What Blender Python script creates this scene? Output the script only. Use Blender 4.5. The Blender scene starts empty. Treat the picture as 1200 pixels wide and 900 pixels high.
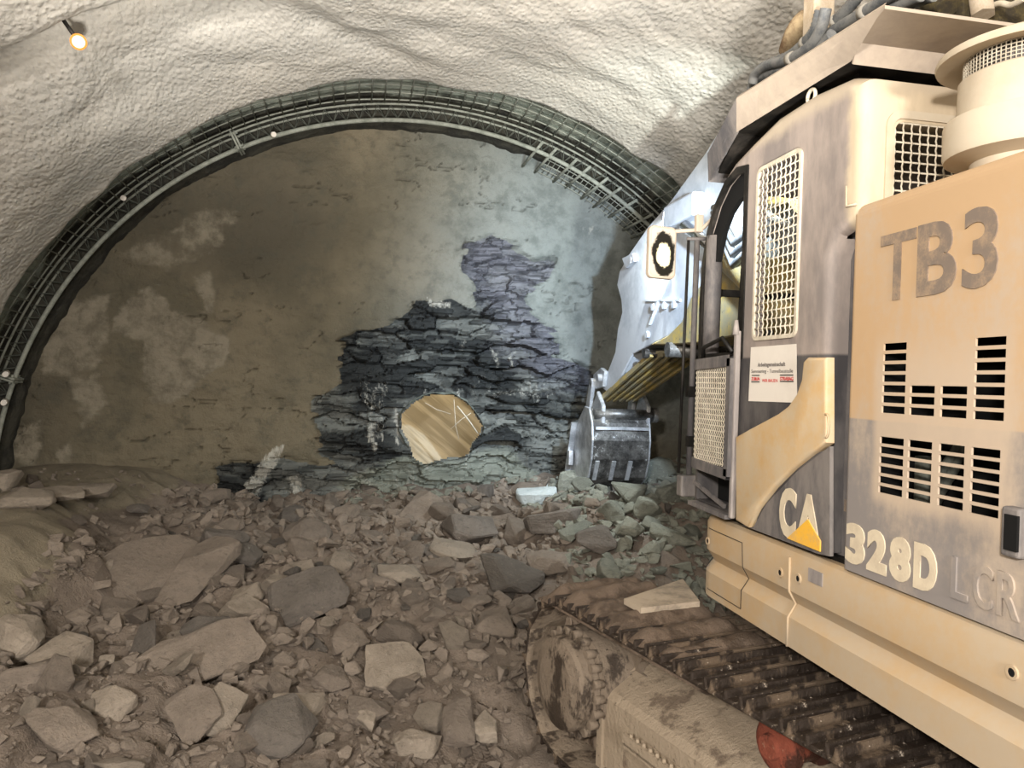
import bpy, bmesh, math, random
import numpy as np
from mathutils import Vector, Matrix, noise as mnoise
random.seed(7); rng = np.random.default_rng(11)
PI = math.pi
SC = bpy.context.scene
COL = SC.collection

# ------------------------------------------------------------------ camera
FPX = 900.0; CAMZ = 1.95
YAW, PITCH, ROLL = 11.0155, -0.22273, 1.8
MC = (Matrix.Rotation(-math.radians(YAW), 3, 'Z') @ Matrix.Rotation(math.radians(90+PITCH), 3, 'X')
      @ Matrix.Rotation(math.radians(ROLL), 3, 'Z'))
CAMP = Vector((0, 0, CAMZ))
cd = bpy.data.cameras.new('camera'); cd.sensor_fit = 'HORIZONTAL'; cd.sensor_width = 36; cd.lens = 36*FPX/1200
cd.clip_start = .05; cd.clip_end = 200
co = bpy.data.objects.new('camera', cd); COL.objects.link(co)
co.matrix_world = Matrix.Translation(CAMP) @ MC.to_4x4()
SC.camera = co
def ray(px, py): return MC @ Vector(((px-600)/FPX, -(py-450)/FPX, -1.0))
def onX(px, py, X): d = ray(px, py); return CAMP + d*(X/d.x)
def onY(px, py, Y): d = ray(px, py); return CAMP + d*(Y/d.y)
def onZ(px, py, Z): d = ray(px, py); return CAMP + d*((Z-CAMZ)/d.z)

# ------------------------------------------------------------------ helpers
WL = {}
def tag(o, label=None, cat=None, group=None, kind=None):
    if label: o['label'] = label
    if cat: o['category'] = cat
    if group: o['group'] = group
    if kind: o['kind'] = kind
    return o
def link(o, parent=None, wloc=(0, 0, 0)):
    COL.objects.link(o)
    w = Vector(wloc)
    WL[o.name] = w
    if parent is not None:
        o.parent = parent; o.location = w - WL[parent.name]
    else: o.location = w
    return o
def empty(name, loc=(0, 0, 0)):
    return link(bpy.data.objects.new(name, None), None, loc)
def mesh_obj(name, me, mat, parent=None, wloc=(0, 0, 0)):
    o = bpy.data.objects.new(name, me)
    if mat is not None:
        for m in (mat if isinstance(mat, (list, tuple)) else [mat]): me.materials.append(m)
    return link(o, parent, wloc)
class MB:
    def __init__(s): s.bm = bmesh.new(); s.mi = 0
    def _fin(s, faces):
        for f in faces: f.material_index = s.mi
    def box(s, lo, hi, M=None, bev=0):
        lo, hi = Vector(lo), Vector(hi)
        r = bmesh.ops.create_cube(s.bm, size=1.0)
        vs = r['verts']; c = (lo+hi)/2; d = hi-lo
        for v in vs: v.co = Vector((v.co.x*d.x, v.co.y*d.y, v.co.z*d.z)) + c
        if bev:
            es = list({e for v in vs for e in v.link_edges})
            rr = bmesh.ops.bevel(s.bm, geom=es, offset=bev, segments=2, affect='EDGES', profile=.5)
            vs = list({v for v in rr['verts']} | {v for v in vs if v.is_valid})
        if M is not None:
            for v in vs: v.co = M @ v.co
        s._fin({f for v in vs for f in v.link_faces}); return s
    def bar(s, a, b, w, h, up=(0, 0, 1), bev=0):
        a, b = Vector(a), Vector(b); d = b-a; L = d.length; y = d.normalized(); x = y.cross(Vector(up))
        if x.length < 1e-5: x = y.cross(Vector((1, 0, 0)))
        x.normalize(); z = x.cross(y)
        M = Matrix((x, y, z)).transposed().to_4x4(); M.translation = (a+b)/2
        return s.box((-w/2, -L/2, -h/2), (w/2, L/2, h/2), M, bev)
    def cyl(s, a, b, r, r2=None, n=20, caps=True):
        a, b = Vector(a), Vector(b); d = b-a; r2 = r if r2 is None else r2
        y = d.normalized(); x = y.orthogonal().normalized(); z = y.cross(x)
        A = []; B = []
        for i in range(n):
            t = 2*PI*i/n; v = x*math.cos(t)+z*math.sin(t)
            A.append(s.bm.verts.new(a+v*r)); B.append(s.bm.verts.new(b+v*r2))
        fs = []
        for i in range(n):
            j = (i+1) % n; f = s.bm.faces.new((A[i], A[j], B[j], B[i])); f.smooth = True; fs.append(f)
        if caps: fs.append(s.bm.faces.new(A[::-1])); fs.append(s.bm.faces.new(B))
        s._fin(fs); return s
    def lathe(s, c, axis, prof, n=32):
        c = Vector(c); y = Vector(axis).normalized(); x = y.orthogonal().normalized(); z = y.cross(x)
        rings = []
        for (r, h) in prof:
            if r < 1e-6: rings.append([s.bm.verts.new(c+y*h)])
            else: rings.append([s.bm.verts.new(c+y*h+(x*math.cos(2*PI*i/n)+z*math.sin(2*PI*i/n))*r) for i in range(n)])
        fs = []
        for A, B in zip(rings, rings[1:]):
            for i in range(n):
                j = (i+1) % n
                vs = []
                for v in (A[i % len(A)], A[j % len(A)], B[j % len(B)], B[i % len(B)]):
                    if v not in vs: vs.append(v)
                if len(vs) > 2: fs.append(s.bm.faces.new(vs))
        s._fin(fs); return s
    def tube(s, pts, r, n=8, rfun=None):
        pts = [Vector(p) for p in pts]; prev = None; rings = []; x = None
        for i, p in enumerate(pts):
            t = (pts[min(i+1, len(pts)-1)]-pts[max(i-1, 0)]).normalized()
            if x is None: x = t.orthogonal().normalized()
            x = (x - t*x.dot(t)).normalized(); z = t.cross(x)
            rr = r if rfun is None else rfun(i)
            rings.append([s.bm.verts.new(p+(x*math.cos(2*PI*k/n)+z*math.sin(2*PI*k/n))*rr) for k in range(n)])
        fs = []
        for A, B in zip(rings, rings[1:]):
            for i in range(n):
                j = (i+1) % n; f = s.bm.faces.new((A[i], A[j], B[j], B[i])); f.smooth = True; fs.append(f)
        fs.append(s.bm.faces.new(rings[0][::-1])); fs.append(s.bm.faces.new(rings[-1]))
        s._fin(fs); return s
    def prism(s, poly, fa, fb, bev=0, seg=3, bevend=None):
        """poly: 2D points, fa/fb map (u,v) to the two ends"""
        A = [s.bm.verts.new(Vector(fa(*p))) for p in poly]; B = [s.bm.verts.new(Vector(fb(*p))) for p in poly]
        n = len(poly); fs = [s.bm.faces.new(A), s.bm.faces.new(B[::-1])]
        for i in range(n):
            j = (i+1) % n; fs.append(s.bm.faces.new((A[j], A[i], B[i], B[j])))
        bmesh.ops.recalc_face_normals(s.bm, faces=fs)
        if bev:
            es = [e for f in fs[:2] for e in f.edges] if bevend is None else [e for f in ([fs[0]] if bevend == 'a' else [fs[1]]) for e in f.edges]
            rr = bmesh.ops.bevel(s.bm, geom=list(set(es)), offset=bev, segments=seg, affect='EDGES', profile=.5)
            fs = [f for f in fs if f.is_valid] + rr['faces']
        s._fin(fs); return s
    def prismX(s, poly, x0, x1, **k): return s.prism(poly, lambda u, v: (x0, u, v), lambda u, v: (x1, u, v), **k)
    def quad(s, *ps):
        f = s.bm.faces.new([s.bm.verts.new(Vector(p)) for p in ps]); s._fin([f]); return s
    def slab(s, ps, th):
        """flat polygon given a thickness along its normal"""
        ps = [Vector(p) for p in ps]; n = (ps[1]-ps[0]).cross(ps[2]-ps[0]).normalized()*th
        A = [s.bm.verts.new(p) for p in ps]; B = [s.bm.verts.new(p+n) for p in ps]; m = len(ps)
        fs = [s.bm.faces.new(A[::-1]), s.bm.faces.new(B)]+[s.bm.faces.new((A[i], A[(i+1) % m], B[(i+1) % m], B[i])) for i in range(m)]
        s._fin(fs); return s
    def mesh(s, name='m'):
        bmesh.ops.recalc_face_normals(s.bm, faces=s.bm.faces[:])
        me = bpy.data.meshes.new(name); s.bm.to_mesh(me); s.bm.free(); return me
    def build(s, name, mat, parent=None, wloc=(0, 0, 0), smooth=None):
        me = s.mesh(name)
        if wloc != (0, 0, 0): me.transform(Matrix.Translation(-Vector(wloc)))
        o = mesh_obj(name, me, mat, parent, wloc)
        if smooth: auto_smooth(me, smooth)
        return o
def auto_smooth(me, deg=35):
    bm = bmesh.new(); bm.from_mesh(me)
    for f in bm.faces: f.smooth = True
    for e in bm.edges:
        e.smooth = not (len(e.link_faces) == 2 and e.calc_face_angle(0) > math.radians(deg))
    bm.to_mesh(me); bm.free()
def boolean(base, cutters, name):
    """base, cutters: meshes; returns the difference as a mesh"""
    ob = bpy.data.objects.new('tmp_base', base); COL.objects.link(ob); tmp = [ob]
    for c in cutters:
        oc = bpy.data.objects.new('tmp_cut', c); COL.objects.link(oc); tmp.append(oc)
        m = ob.modifiers.new('b', 'BOOLEAN'); m.operation = 'DIFFERENCE'; m.object = oc; m.solver = 'EXACT'
    dg = bpy.context.evaluated_depsgraph_get(); dg.update()
    me = bpy.data.meshes.new_from_object(ob.evaluated_get(dg)); me.name = name
    for t in tmp: bpy.data.objects.remove(t)
    return me
def rrect(u0, v0, u1, v1, r, n=5):
    out = []
    for cx, cy, a in ((u1-r, v1-r, 0), (u0+r, v1-r, 90), (u0+r, v0+r, 180), (u1-r, v0+r, 270)):
        for i in range(n+1):
            t = math.radians(a+90*i/n); out.append((cx+r*math.cos(t), cy+r*math.sin(t)))
    return out
def grid_mesh(name, P, mat, parent=None, mask=None, attrs=None, smooth=True, flip=False):
    """P: (n,m,3) array of points -> quads"""
    n, m, _ = P.shape
    idx = np.arange(n*m).reshape(n, m)
    q = np.stack([idx[:-1, :-1], idx[1:, :-1], idx[1:, 1:], idx[:-1, 1:]], -1).reshape(-1, 4)
    if flip: q = q[:, ::-1]
    if mask is not None: q = q[mask.reshape(-1)]
    me = bpy.data.meshes.new(name)
    me.vertices.add(n*m); me.vertices.foreach_set('co', P.reshape(-1).astype(np.float32))
    me.loops.add(len(q)*4); me.loops.foreach_set('vertex_index', q.reshape(-1).astype(np.int32))
    me.polygons.add(len(q)); me.polygons.foreach_set('loop_start', np.arange(0, len(q)*4, 4, dtype=np.int32))
    me.polygons.foreach_set('use_smooth', np.full(len(q), smooth))
    me.update(calc_edges=True)
    for k, a in (attrs or {}).items():
        at = me.attributes.new(k, 'FLOAT', 'POINT'); at.data.foreach_set('value', a.reshape(-1).astype(np.float32))
    return mesh_obj(name, me, mat, parent)

# numpy noise
def vnoise(x, y, seed=0):
    xi = np.floor(x).astype(np.int64); yi = np.floor(y).astype(np.int64); fx = x-xi; fy = y-yi
    fx = fx*fx*(3-2*fx); fy = fy*fy*(3-2*fy)
    def h(a, b):
        n = (a*374761393+b*668265263+seed*974634777) & 0xffffffff
        n = ((n ^ (n >> 13))*1274126177) & 0xffffffff
        return ((n ^ (n >> 16)) & 0xffff)/65535.0
    return (h(xi, yi)*(1-fx)+h(xi+1, yi)*fx)*(1-fy)+(h(xi, yi+1)*(1-fx)+h(xi+1, yi+1)*fx)*fy
def fbm(x, y, seed=0, oct=4, gain=.5):
    s = 0; a = 1; t = 0
    for i in range(oct):
        s = s+a*(vnoise(x*2**i, y*2**i, seed+i*17)-.5)*2; t += a; a *= gain
    return s/t
def cells(x, y, seed=0, edge=False):
    """nearest jittered cell: returns per-cell randoms and offsets to its centre"""
    xi = np.floor(x); yi = np.floor(y); best = np.full(x.shape, 9e9); sec_ = np.full(x.shape, 9e9); res = [np.zeros(x.shape) for _ in range(5)]
    def h(a, b, k):
        n = (a.astype(np.int64)*374761393+b.astype(np.int64)*668265263+(seed*31+k)*974634777) & 0xffffffff
        n = ((n ^ (n >> 13))*1274126177) & 0xffffffff
        return ((n ^ (n >> 16)) & 0xffff)/65535.0
    for dx in (-1, 0, 1):
        for dy in (-1, 0, 1):
            cx, cy = xi+dx, yi+dy; px = cx+h(cx, cy, 1); py = cy+h(cx, cy, 2)
            d = (px-x)**2+(py-y)**2; m = d < best; sec_ = np.where(m, best, np.minimum(sec_, d)); best = np.where(m, d, best)
            vals = (h(cx, cy, 3), h(cx, cy, 4), h(cx, cy, 5), x-px, y-py)
            for i, v in enumerate(vals): res[i] = np.where(m, v, res[i])
    if edge: res.append(np.sqrt(sec_)-np.sqrt(best))
    return res
def sstep(a, b, x): t = np.clip((x-a)/(b-a), 0, 1); return t*t*(3-2*t)

# ------------------------------------------------------------------ materials
def lin(c):
    return tuple(((v/255)/12.92 if v/255 <= .04045 else ((v/255+.055)/1.055)**2.4) for v in c)+(1,)
class NT:
    def __init__(s, name):
        s.m = bpy.data.materials.new(name); s.m.use_nodes = True; s.t = s.m.node_tree; s.n = s.t.nodes
        s.b = s.n['Principled BSDF']; s.b.inputs['Specular IOR Level'].default_value = .3
        s.tc = s.n.new('ShaderNodeTexCoord')
    def l(s, a, b): s.t.links.new(a, b)
    def coord(s, scale=(1, 1, 1), out='Object', warp=0, wscale=3):
        mp = s.n.new('ShaderNodeMapping'); mp.inputs['Scale'].default_value = scale
        s.l(s.tc.outputs[out], mp.inputs[0]); v = mp.outputs[0]
        if warp:
            nz = s.n.new('ShaderNodeTexNoise'); nz.inputs['Scale'].default_value = wscale; s.l(s.tc.outputs[out], nz.inputs[0])
            mx = s.n.new('ShaderNodeVectorMath'); mx.operation = 'MULTIPLY_ADD'; s.l(nz.outputs['Color'], mx.inputs[0])
            mx.inputs[1].default_value = (warp,)*3; s.l(v, mx.inputs[2]); v = mx.outputs[0]
        return v
    def noise(s, v, scale, detail=5, rough=.6):
        n = s.n.new('ShaderNodeTexNoise'); n.inputs['Scale'].default_value = scale; n.inputs['Detail'].default_value = detail
        n.inputs['Roughness'].default_value = rough; s.l(v, n.inputs[0]); return n.outputs[0]
    def voro(s, v, scale, feature='F1'):
        n = s.n.new('ShaderNodeTexVoronoi'); n.inputs['Scale'].default_value = scale; n.feature = feature; s.l(v, n.inputs[0]); return n.outputs['Distance']
    def ramp(s, f, a, b, va=0., vb=1.):
        n = s.n.new('ShaderNodeMapRange'); n.interpolation_type = 'SMOOTHSTEP'; s.l(f, n.inputs[0])
        for i, v in enumerate((a, b, va, vb)): n.inputs[i+1].default_value = v
        return n.outputs[0]
    def mix(s, f, a, b):
        n = s.n.new('ShaderNodeMix'); n.data_type = 'RGBA'
        if isinstance(f, (int, float)): n.inputs[0].default_value = f
        else: s.l(f, n.inputs[0])
        for i, v in ((6, a), (7, b)):
            if isinstance(v, tuple): n.inputs[i].default_value = v
            else: s.l(v, n.inputs[i])
        return n.outputs[2]
    def math(s, op, a, b=0., c=None):
        n = s.n.new('ShaderNodeMath'); n.operation = op
        for i, v in enumerate((a, b) if c is None else (a, b, c)):
            if isinstance(v, (int, float)): n.inputs[i].default_value = v
            else: s.l(v, n.inputs[i])
        return n.outputs[0]
    def attr(s, name):
        n = s.n.new('ShaderNodeAttribute'); n.attribute_name = name; return n.outputs['Fac']
    def sep(s, out='Object'):
        n = s.n.new('ShaderNodeSeparateXYZ'); s.l(s.tc.outputs[out], n.inputs[0]); return n.outputs
    def bump(s, h, strength=.5, dist=.02, prev=None):
        n = s.n.new('ShaderNodeBump'); n.inputs['Strength'].default_value = strength; n.inputs['Distance'].default_value = dist
        s.l(h, n.inputs['Height'])
        if prev is not None: s.l(prev, n.inputs['Normal'])
        return n.outputs[0]
    def out(s, col=None, rough=.8, normal=None, metal=0.):
        if col is not None:
            if isinstance(col, tuple): s.b.inputs['Base Color'].default_value = col
            else: s.l(col, s.b.inputs['Base Color'])
        if isinstance(rough, (int, float)): s.b.inputs['Roughness'].default_value = rough
        else: s.l(rough, s.b.inputs['Roughness'])
        s.b.inputs['Metallic'].default_value = metal
        if normal is not None: s.l(normal, s.b.inputs['Normal'])
        return s.m
def dusty(name, base, dust, amt=.5, scale=3, rough=.7, bump=.1, metal=0., streak=False, spot=None):
    t = NT(name); v = t.coord((1, 1, .35) if streak else (1, 1, 1))
    n1 = t.noise(v, scale, 6, .65); n2 = t.noise(v, scale*9, 4, .7)
    f = t.math('ADD', t.math('MULTIPLY', n1, .75), t.math('MULTIPLY', n2, .25))
    c = t.mix(t.ramp(f, .62-amt*.3-.12, .62-amt*.3+.14), lin(base), lin(dust))
    if spot: c = t.mix(t.ramp(t.noise(v, scale*4, 5, .75), .60, .68), c, lin(spot))
    return t.out(c, rough, t.bump(n2, bump, .01), metal)
def plain(name, c, rough=.6, metal=0.):
    return NT(name).out(lin(c), rough, None, metal)

M = {}
M['hood'] = None
def paint_scheme(name, top, low, zsplit, dustc, amt):
    t = NT(name); z = t.sep()[2]; v = t.coord()
    zz = t.math('ADD', z, t.math('MULTIPLY', t.math('SUBTRACT', t.noise(v, 2.0, 2), .5), .02))
    base = t.mix(t.ramp(zz, zsplit-.004, zsplit+.004), lin(low), lin(top))
    n1 = t.noise(t.coord((1, 1, .4)), 2.6, 6, .65); n2 = t.noise(v, 28, 4, .7)
    d = t.math('ADD', t.math('MULTIPLY', n1, .8), t.math('MULTIPLY', n2, .2))
    c = t.mix(t.ramp(d, .55-amt*.2, .75-amt*.2, 0, .85), base, lin(dustc))
    s3 = t.sep(); wv = t.math('MULTIPLY', t.math('SUBTRACT', n1, .5), .16)
    m = t.math('MULTIPLY', t.ramp(t.math('ADD', s3[1], wv), 1.78, 1.85), t.ramp(t.math('ADD', s3[1], wv), 2.36, 2.41, 1, 0))
    m = t.math('MULTIPLY', m, t.math('MULTIPLY', t.ramp(t.math('ADD', s3[2], wv), 1.55, 1.62), t.ramp(t.math('ADD', s3[2], wv), 2.0, 2.2, 1, 0)))
    c = t.mix(t.math('MULTIPLY', m, .85), c, lin((186, 168, 148)))
    return t.out(c, .62, t.bump(n2, .06, .01))
M['hood'] = paint_scheme('hood_paint', (184, 155, 121), (132, 126, 123), 1.855, (178, 162, 144), .35)
M['tan'] = dusty('dusty_ochre_paint', (196, 158, 104), (192, 174, 146), .62, 1.6, .6, .06)
M['tanlow'] = dusty('chassis_paint', (178, 150, 112), (174, 158, 136), .55, 1.3, .6, .06)
M['grey'] = dusty('dusty_grey_paint', (118, 112, 112), (160, 152, 146), .5, 2.4, .7, .08, streak=True)
M['cabrear'] = dusty('dusty_cream_paint', (186, 170, 146), (196, 184, 164), .6, 2, .65, .06)
M['dkgrey'] = dusty('dark_grey_paint', (80, 78, 80), (124, 118, 114), .42, 4, .7, .1, streak=True)
M['black'] = dusty('black_steel', (20, 19, 18), (52, 48, 44), .3, 6, .5, .1)
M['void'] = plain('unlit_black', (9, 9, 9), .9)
M['wire'] = dusty('pale_dusty_wire', (178, 168, 150), (205, 196, 178), .5, 20, .7, .1)
M['letter'] = dusty('faded_letter_cream', (205, 192, 168), (190, 176, 154), .3, 12, .7, .05)
M['stencil'] = dusty('faded_stencil_grey', (120, 108, 98), (160, 138, 114), .25, 14, .7, .05)
M['yellow'] = dusty('logo_yellow', (232, 178, 62), (200, 165, 110), .25, 10, .6, .05)
M['boom'] = dusty('dusty_led_white_boom_paint', (150, 155, 162), (182, 186, 192), .6, 1.5, .5, .06)  # dust plus the LED glare on the stick, painted in as blue-white
M['boomy'] = dusty('worn_yellow_paint', (170, 144, 72), (132, 124, 100), .55, 6, .55, .2, spot=(58, 54, 44))
M['steel'] = dusty('scraped_bucket_steel', (60, 58, 56), (130, 128, 124), .35, 4, .4, .25, .55, spot=(190, 190, 190))
M['steelb'] = dusty('bright_worn_steel', (150, 152, 156), (210, 212, 215), .5, 6, .35, .15, .6)
M['chrome'] = plain('chrome_rod', (200, 200, 200), .15, 1.)
def mud_metal(name, base, dust, spot, amt=.5):
    t = NT(name); v = t.coord((1, 1, .5)); n1 = t.noise(v, 5, 8, .7); n2 = t.noise(t.coord(), 40, 6, .75)
    c = t.mix(t.ramp(n1, .58-amt*.25, .66-amt*.25), lin(base), lin(dust))
    c = t.mix(t.ramp(n2, .60, .70), c, lin(spot))
    h = t.math('ADD', t.math('MULTIPLY', n1, 1.), t.math('MULTIPLY', n2, .6))
    return t.out(c, t.ramp(n1, .4, .6, .45, .9), t.bump(h, .9, .02))
M['track'] = mud_metal('track_shoe_steel', (44, 35, 28), (92, 78, 64), (190, 176, 160), .35)
M['trackin'] = mud_metal('track_inner_steel', (78, 66, 56), (150, 134, 118), (60, 50, 42), .8)
M['shoein'] = mud_metal('track_shoe_inner_dust', (74, 64, 55), (132, 118, 102), (60, 50, 42), .7)
M['drive'] = mud_metal('final_drive_dust', (62, 53, 45), (122, 109, 95), (52, 44, 37), .6)
M['frame'] = mud_metal('track_frame_dust', (116, 102, 88), (156, 141, 122), (92, 80, 68), .8)
M['rust'] = mud_metal('rusty_roller', (58, 30, 20), (120, 62, 46), (140, 112, 92), .4)
M['mud'] = mud_metal('brown_mud', (74, 62, 52), (98, 84, 72), (120, 106, 92), .6)
M['galv'] = dusty('shotcrete_dusted_steel', (112, 115, 106), (146, 148, 138), .5, 9, .7, .2)
M['galvd'] = dusty('dark_dusted_steel', (62, 64, 58), (92, 94, 86), .45, 9, .8, .2)
M['hose'] = dusty('grey_rubber_hose', (84, 88, 92), (128, 128, 126), .5, 12, .6, .1)
M['hosecuff'] = plain('pale_hose_cuff', (160, 155, 145), .7)
M['wood'] = dusty('weathered_pale_timber', (170, 152, 128), (190, 176, 156), .5, 14, .85, .3)
M['glove'] = dusty('tan_work_cloth', (170, 150, 118), (104, 80, 58), .4, 8, .9, .3)
M['olive'] = dusty('olive_canvas', (96, 84, 48), (50, 44, 34), .5, 6, .9, .3)
M['paper'] = dusty('off_white_paper', (214, 206, 196), (222, 215, 205), .5, 3, .8, .02)
M['ink'] = plain('faded_print_grey', (110, 104, 100), .8)
M['inkk'] = plain('print_black', (50, 46, 44), .8)
M['inkr'] = plain('print_red', (196, 70, 66), .8)
M['slab'] = dusty('dusty_steel_plate', (120, 110, 98), (166, 152, 134), .5, 5, .8, .2)
M['seat'] = plain('seat_fabric', (40, 42, 46), .9)
M['white'] = plain('reflector_white', (245, 240, 228), .35)
M['orange'] = plain('reflector_rim_orange', (214, 140, 60), .5)
def glassmat():
    t = NT('dusty_window_glass'); t.b.inputs['Transmission Weight'].default_value = .0
    t.b.inputs['Alpha'].default_value = .12; return t.out(lin((190, 200, 200)), .1)
M['glass'] = glassmat()
def mirrormat():
    t = NT('dirty_mirror_glass'); v = t.coord((1, 1, 1), warp=.06, wscale=12); n = t.noise(v, 11, 6, .75); s = t.sep()
    # pale oval in the middle is a painted reflection, dark wet dirt around it
    dx = t.math('SUBTRACT', s[0], 0.); dz = t.math('SUBTRACT', s[2], -.02)
    r = t.math('SQRT', t.math('ADD', t.math('MULTIPLY', t.math('MULTIPLY', dx, dx), 3.2), t.math('MULTIPLY', dz, dz)))
    r = t.math('ADD', r, t.math('MULTIPLY', t.math('SUBTRACT', n, .5), .12))
    c = t.mix(t.ramp(r, .065, .08), lin((216, 208, 172)), lin((30, 28, 24)))
    c = t.mix(t.ramp(r, .118, .14), c, lin((176, 166, 152)))
    return t.out(c, .35)
M['mirror'] = mirrormat()
def emis(name, c, s):
    t = NT(name); t.b.inputs['Emission Color'].default_value = lin(c); t.b.inputs['Emission Strength'].default_value = s
    return t.out(lin(c), .5)
M['led'] = emis('led_lens_lit', (225, 236, 255), 12)

# --- rock / concrete materials
def shotcrete_mat(name, a, b, dark, fine=1.):
    t = NT(name); v = t.coord()
    big = t.noise(v, .45, 4, .6); mid = t.noise(v, 3, 6, .6)
    c = t.mix(t.ramp(big, .38, .64), lin(a), lin(b)); c = t.mix(t.ramp(mid, .55, .75, 0, .4), c, lin(dark))
    v2 = t.coord((1, .6, 1)); g = t.noise(v2, 60*fine, 2, .5); g2 = t.voro(v2, 27*fine, 'SMOOTH_F1')
    n = t.bump(t.noise(v, 4.0, 2, .5), .22, .08)
    n = t.bump(t.math('ADD', t.math('MULTIPLY', g, .35), t.math('MULTIPLY', g2, -1.)), .75, .024, n)
    return t.out(c, .9, n)
M['lining'] = shotcrete_mat('sprayed_concrete', (206, 200, 190), (196, 192, 184), (172, 169, 162))
M['lining2'] = shotcrete_mat('green_grey_sprayed_concrete', (140, 146, 136), (120, 126, 118), (84, 90, 86), .8)
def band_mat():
    t = NT('sprayed_strip_and_shaded_rock'); v = t.coord(); y = t.sep()[1]; n1 = t.noise(v, 3, 6, .65); n2 = t.noise(v, 18, 5, .7)
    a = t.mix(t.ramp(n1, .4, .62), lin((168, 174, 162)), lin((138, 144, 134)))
    b = t.mix(t.ramp(n1, .4, .62), lin((66, 64, 56)), lin((46, 45, 41)))  # bare rock, darkened to paint in the shade behind the girder
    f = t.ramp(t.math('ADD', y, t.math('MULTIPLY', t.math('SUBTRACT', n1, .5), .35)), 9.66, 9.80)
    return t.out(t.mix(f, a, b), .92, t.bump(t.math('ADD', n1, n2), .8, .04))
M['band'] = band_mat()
def face_mat():
    t = NT('excavated_rock_and_sprayed_concrete'); v = t.coord(); vs = t.coord((1, 1, 5), warp=.15, wscale=2)
    wr = t.attr('rock'); wp = t.attr('pale'); ww = t.attr('white'); wl = t.attr('lilac'); we = t.attr('edge')
    n1 = t.noise(v, .8, 5, .6); n2 = t.noise(v, 5, 6, .65); st = t.noise(vs, 4, 8, .7); st2 = t.noise(t.coord((1.2, 1, 9)), 3, 6, .75)
    tn = t.attr('tone')
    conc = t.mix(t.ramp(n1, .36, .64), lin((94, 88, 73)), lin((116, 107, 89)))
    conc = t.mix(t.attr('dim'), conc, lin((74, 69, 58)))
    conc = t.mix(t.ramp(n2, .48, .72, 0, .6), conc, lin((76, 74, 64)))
    conc = t.mix(t.attr('worklight_tint'), conc, t.mix(t.ramp(n2, .4, .66), lin((126, 132, 130)), lin((104, 110, 108))))  # concrete turned grey-blue to paint in the work lights' cool light
    conc = t.mix(t.attr('crack'), conc, lin((46, 42, 34)))
    pale = t.mix(t.ramp(n2, .36, .62), lin((108, 101, 87)), lin((134, 126, 110)))
    c = t.mix(t.ramp(t.math('ADD', wp, t.math('MULTIPLY', t.math('SUBTRACT', n2, .5), .9)), .3, .75), conc, pale)
    rock = t.mix(t.ramp(tn, .15, .85), lin((44, 46, 46)), lin((122, 124, 119)))
    rock = t.mix(t.ramp(st, .46, .66, 0, .35), rock, lin((52, 54, 54)))
    rock = t.mix(t.ramp(st2, .60, .78, 0, .5), rock, lin((140, 141, 134))); rock = t.mix(t.attr('crack'), rock, lin((26, 26, 26)))
    lil = t.mix(t.ramp(st, .4, .6), lin((88, 88, 97)), lin((124, 124, 134)))
    rock = t.mix(t.math('MULTIPLY', wl, .7), rock, lil)
    c = t.mix(t.ramp(t.math('ADD', wr, t.math('MULTIPLY', t.math('SUBTRACT', n2, .5), .5)), .42, .58), c, rock)
    c = t.mix(t.ramp(t.math('ADD', we, t.math('MULTIPLY', t.math('SUBTRACT', st, .5), 1.2)), .35, .75, 0, .7), c, lin((138, 142, 130)))
    dr = t.noise(t.coord((1, 1, .22)), 22, 5, .75)
    c = t.mix(t.ramp(t.math('ADD', ww, t.math('MULTIPLY', t.math('SUBTRACT', dr, .5), 2.2)), .45, .95, 0, .8), c, lin((186, 183, 173)))
    h = t.math('ADD', t.math('MULTIPLY', st, t.math('MULTIPLY', wr, 2.)), t.math('ADD', t.math('MULTIPLY', n2, .7), t.noise(v, 22, 4, .7)))
    return t.out(c, .85, t.bump(h, .7, .03))
M['face'] = face_mat()
def shale_mat(name, a, b, d, spot=(150, 138, 122), strat=1.):
    t = NT(name); v = t.coord(); vs = t.coord((1, 1, 4))
    oi = t.n.new('ShaderNodeObjectInfo').outputs['Random']
    n1 = t.noise(v, 3, 7, .65); n2 = t.noise(v, 30, 6, .75); st = t.noise(vs, 9, 6, .7)
    c = t.mix(t.ramp(n1, .35, .65), lin(a), lin(b)); c = t.mix(t.ramp(st, .5, .7, 0, .6), c, lin(d))
    c = t.mix(t.math('MULTIPLY', oi, .55), c, lin(d)); c = t.mix(t.ramp(n2, .58, .72, 0, .7), c, lin(spot)); c = t.mix(t.ramp(n2, .44, .30, 0, .5), c, lin(tuple(int(q*.72) for q in d)))
    h = t.math('ADD', t.math('MULTIPLY', st, strat), n2)
    return t.out(c, .9, t.bump(h, 1., .022))
M['shale'] = shale_mat('brown_dusted_shale', (124, 113, 102), (142, 130, 118), (102, 93, 85))
M['shaled'] = shale_mat('dark_grey_shale', (104, 97, 90), (120, 112, 105), (84, 80, 75))
M['shalel'] = shale_mat('pale_dusted_rock', (142, 131, 118), (164, 152, 138), (116, 107, 96), (178, 168, 154), .4)
M['shaleg'] = shale_mat('green_grey_rock', (126, 127, 115), (148, 148, 135), (88, 90, 82), (174, 174, 162), .4)
M['shalew'] = shale_mat('whitish_crushed_rock', (196, 204, 204), (214, 220, 218), (150, 162, 166), (228, 230, 230), .5)
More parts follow.
